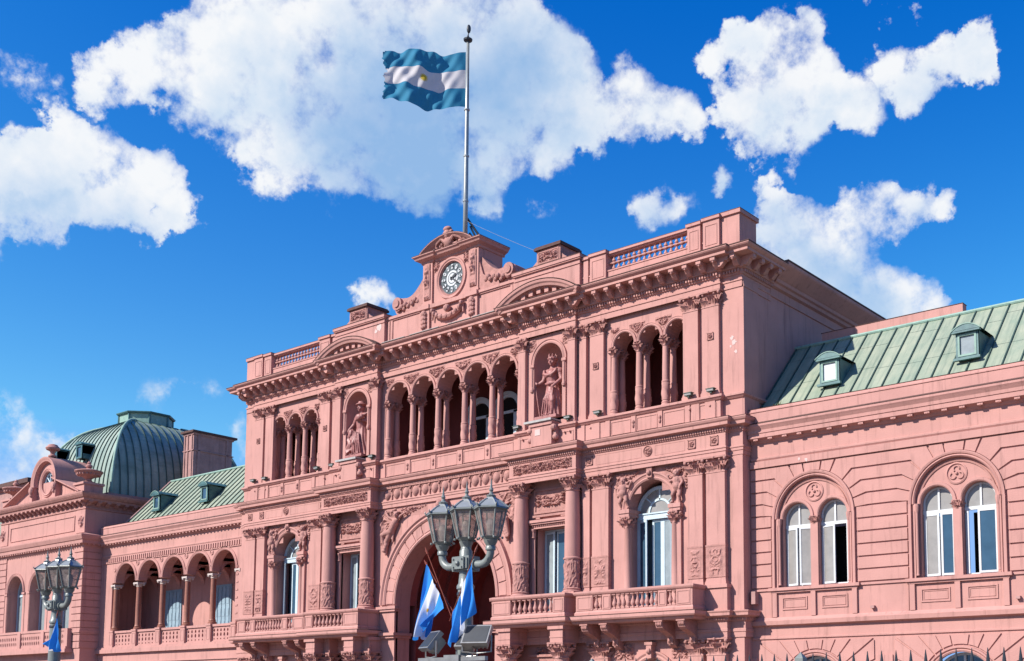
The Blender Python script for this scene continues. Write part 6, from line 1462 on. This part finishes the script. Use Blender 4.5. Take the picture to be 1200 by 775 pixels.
def lamp(x, y, label):
    t = thing('street_lamp', label, 'street lamp', (x, y, .14), group='three-lantern street lamps')
    H = 4.20
    m = MB(); m.lathe(0, 0, [(.34, 0), (.34, .12), (.28, .2), (.24, .6), (.26, .66), (.2, .75), (.185, 1.2), (.16, 2.4), (.145, H-.5), (.17, H-.48), (.17, H-.42), (.14, H-.38), (.125, H-.2), (.125, H+.25), (.10, H+.28), (.10, H+.4)], 20)
    link('post', m.mesh('post', IRON, 'auto'), t)
    m = MB(); m.lathe(0, 0, [(.15, H-.62), (.165, H-.6), (.165, H-.56), (.15, H-.54)], 20); link('collar', m.mesh('collar', IROND), t)
    m = MB(); m.box(-.22, .22, -.15, .15, H-.14, H+.14); m.box(-.19, -.01, -.19, .19, H-.12, H+.12); m.box(.03, .2, -.18, .18, H-.10, H+.10)
    m.box(-.15, .15, -.22, .22, H-.11, H+.11); m.ball((0, -.23, H), .05, 8); m.ball((.13, -.19, H), .03, 6)
    for sx in (-1, 1):
        for sz in (-1, 1): m.ball((sx*.11, -.23, H+sz*.075), .02, 6)
    link('hub', m.mesh('hub', IRON), t)
    for s in (-1, 1):
        m = MB(); pts = [(s*.2, 0, H-.02), (s*.41, 0, H-.03)]+[(s*(.41+.24*math.sin(a)), 0, H+.20-.23*math.cos(a)) for a in [PI/2*k/8 for k in range(1, 9)]]+[(s*.65, 0, H+.36)]
        m.tube(pts, .075, 12); m.lathe(s*.65, 0, [(.1, H+.22), (.1, H+.28), (.085, H+.30), (.12, H+.36), (.14, H+.41)], 12); m.tube([(s*.24, 0, H-.02), (s*.28, 0, H-.02)], .11, 12)
        link('arm', m.mesh('arm', IRON, 'auto'), t); lantern(t, s*.65, 0, H+.43)
    m = MB(); m.lathe(0, 0, [(.11, H+.26), (.1, H+.32), (.12, H+.38), (.14, H+.43)], 12); link('socket', m.mesh('socket', IRON), t)
    lantern(t, 0, 0, H+.46)
    return t
LN = (25.18, -23.44); LF = (9.62, -23.62)
lamp(*LN, 'grey-green lamp post with three lanterns before the great arch, three flags and floodlights on it')
lamp(*LF, 'grey-green three-lantern lamp post by the arcaded wing, carrying one small flag')
# small flags on sticks tied to the posts
def stickflag(a, b, C4, label, y):
    """staff from b up to its tip a; cloth between hoist top, hoist foot, fly foot and fly top, falling in folds"""
    t = thing('hand_flag', label, 'flag', group='small flags tied to the lamp posts'); a = Vector(a); b = Vector(b); d = (a-b).normalized()
    m = MB(); m.tube([tuple(b), tuple(a)], .009, 6); m.tube([tuple(a), tuple(a+d*.06), tuple(a+d*.16)], [.02, .022, .004], 6); link('staff', m.mesh('staff', WOOD), t)
    A, B, C_, D = [Vector((x, y, z)) for x, z in C4]
    def fn(u, v):
        v = 1-v
        p = (A*(1-v)+B*v)*(1-u)+(D*(1-v)+C_*v)*u
        w = (.085*math.sin(v*11+u*1.5)+.04*math.sin(v*23-u*4))*(.25+u)
        p.y += w; p.x += .03*math.sin(v*14+u*3)*u; p.z -= .05*math.sin(v*PI)*u+.03*math.sin(v*19)*u
        return p
    cloth('cloth', fn, FL2, 30, 40, parent=t); return t
stickflag((24.11, -23.44, 4.62), (24.80, -23.44, 3.36), ((24.10, 4.42), (24.64, 3.52), (24.12, 3.22), (23.74, 2.95)), 'sun-emblem flag hanging widest from the near lamp post, nearest the great arch', -23.46)
stickflag((23.84, -23.2, 4.44), (24.80, -23.3, 3.34), ((23.92, 4.28), (24.16, 3.90), (24.0, 2.98), (23.72, 3.05)), 'folded blue flag partly hidden behind the sun-emblem one', -23.22)
stickflag((25.70, -23.72, 4.50), (25.05, -23.72, 3.24), ((25.66, 4.34), (25.20, 3.40), (25.16, 2.74), (25.66, 3.38)), 'twisted blue and white flag leaning across the shaft of the near lamp post', -23.76)
stickflag((10.14, -23.85, 4.02), (9.90, -23.85, 3.3), ((10.16, 3.96), (10.0, 3.40), (9.70, 3.28), (10.22, 3.08)), 'little blue and white flag on the lamp post by the arcaded wing', -23.87)
# floodlights on the near lamp
def floodlight(x, y, z, tilt, rz, w, label):
    z -= .12
    t = thing('floodlight', label, 'floodlight', (x, y, z), R(rz), 'floodlights on the near lamp post')
    M = Matrix.Rotation(R(tilt), 4, 'X')
    m = MB(); m.add((lambda q: (q.box(-w/2, w/2, -.04, .04, -.17, .17), q.box(-w/2+.05, w/2-.05, .04, .14, -.12, .12), q)[-1])(MB()), M)
    for k in range(5): m.add(MB().box(-w/2+.07+k*(w-.16)/4, -w/2+.09+k*(w-.16)/4, .14, .18, -.11, .11), M)
    h = link('housing', m.mesh('housing', ALU), t, (0, 0, .26)); g = MB(); g.add(MB().box(-w/2+.025, w/2-.025, -.046, -.041, -.145, .145), M); link('glass', g.mesh('glass', IROND), h)
    m = MB(); 
    for s in (-1, 1): m.tube([(s*(w/2+.02), 0, .26), (s*(w/2+.02), 0, .02), (0, 0, 0)], .014, 5)
    link('yoke', m.mesh('yoke', ALU), t); t.scale = (1.25, 1.25, 1.25); return t
floodlight(24.42, -23.60, 2.68, -38, -20, .36, 'black-faced floodlight on the arch side of the near lamp post')
floodlight(25.42, -23.62, 2.68, -38, 18, .30, 'smaller floodlight close against the shaft of the near lamp post')
floodlight(25.72, -23.66, 2.74, -35, 22, .42, 'largest floodlight, tilted up at the outer end of the crossbar')
m = MB(); m.box(24.15, 25.95, -23.68, -23.60, 2.48, 2.56); m.box(24.9, 25.3, -23.72, -23.3, 2.43, 2.60)
tag(m.build('crossbar', ALU), 'aluminium crossbar clamped to the near lamp post under its floodlights', 'bracket')

# ---- iron fence in front, seen only by its spear heads
FY = -28.8; fe = thing('fence', 'black iron railing with spear heads and one square post along the bottom edge', 'fence', (35, FY, .14))
m = MB(); m.box(-7, 8, -.02, .02, 1.55, 1.59); m.box(-7, 8, -.02, .02, .2, .24); link('rail', m.mesh('rail', IROND), fe)
sp = MB(); sp.tube([(0, 0, 0), (0, 0, 1.78)], .011, 6); sp.lathe(0, 0, [(.014, 1.76), (.026, 1.79), (.026, 1.82), (.014, 1.84), (.022, 1.90), (.014, 1.97), (.003, 2.05)], 8); SPM = sp.mesh('spear', IROND, 'auto')
for k in range(62):
    x = -4.9+k*.145
    if abs(x-.33) < .06 or abs(x+2.33) < .06: continue
    link('spear', SPM, fe, (x, 0, 0))
for x in (.33, -2.33):
    m = MB(); m.box(x-.045, x+.045, -.045, .045, 0, 2.0); m.grid([[(x-.045, -.045, 2.0), (x+.045, -.045, 2.0), (x+.045, .045, 2.0), (x-.045, .045, 2.0)], [(x-.002, -.002, 2.06), (x+.002, -.002, 2.06), (x+.002, .002, 2.06), (x-.002, .002, 2.06)]], closed_v=True); link('post', m.mesh('post', IRON), fe)

# ---- small spotlights on the ledge, one at the foot of each upper pilaster
SG = mat('oxidised_green_spotlight', (.12, .16, .13, 1), .5, var=.5, vscale=12)
def spotlight(x, label):
    t = thing('spotlight', label, 'spotlight', (x, -.50 if 4.98 < abs(x) < 8.5 else -.36, 14.29), group='spotlights on the upper ledge')
    m = MB(); m.box(-.2, .2, -.1, .1, .08, .2); m.box(-.24, .24, -.13, .12, .2, .235); m.box(-.06, .06, -.05, .05, .0, .08); link('housing', m.mesh('housing', SG), t)
    m = MB(); m.box(-.18, .18, -.11, -.1, .1, .19); link('lens', m.mesh('lens', CURT), t); t.scale = (.85, .85, .85)
for x, lb in ((8.15, 'ledge spotlight just right of the crowned statue'), (5.05, 'ledge spotlight between the five-arch gallery and the crowned statue'), (9.75, 'ledge spotlight left of the sunnier three-arch window'), (14.6, 'ledge spotlight right beside the three-arch window near the side wall'), (15.7, 'ledge spotlight closest to the shaded side wall'),
              (-15.7, 'ledge spotlight at the corner above the arcaded wing'), (-14.6, 'ledge spotlight at the second pilaster from the arcaded wing'), (-9.9, 'ledge spotlight just past the far three-arch window'), (-8.6, 'ledge spotlight left beside the hatted statue'), (-5.2, 'ledge spotlight between the hatted statue and the gallery')):
    spotlight(x, lb)
# ---- weeds in the gutter
def weed(x, y, z, s, label):
    rnd = random.Random(int(x*10)); m = MB()
    for k in range(26):
        a = rnd.uniform(0, 2*PI); L = rnd.uniform(.15, .4)*s; e = rnd.uniform(.3, 1.2); p = Vector((0, 0, 0)); q = Vector((math.cos(a)*math.cos(e)*L, math.sin(a)*math.cos(e)*L, math.sin(e)*L)); w = Vector((-math.sin(a), math.cos(a), 0))*.035*s
        m.quad(tuple(p), tuple(q*.5-w), tuple(q), tuple(q*.5+w))
    tag(m.build('weed', LEAF, loc=(x, y, z)), label, 'plant', 'weeds rooted in the gutter')
weed(18.15, .75, 13.42, 1.1, 'yellow-green weed in the gutter where the green roof meets the side wall'); weed(18.75, .75, 13.42, .75, 'smaller weed in the gutter a step away from the side wall')
# ---- blue number plate on the corner, cctv on the cornice left out
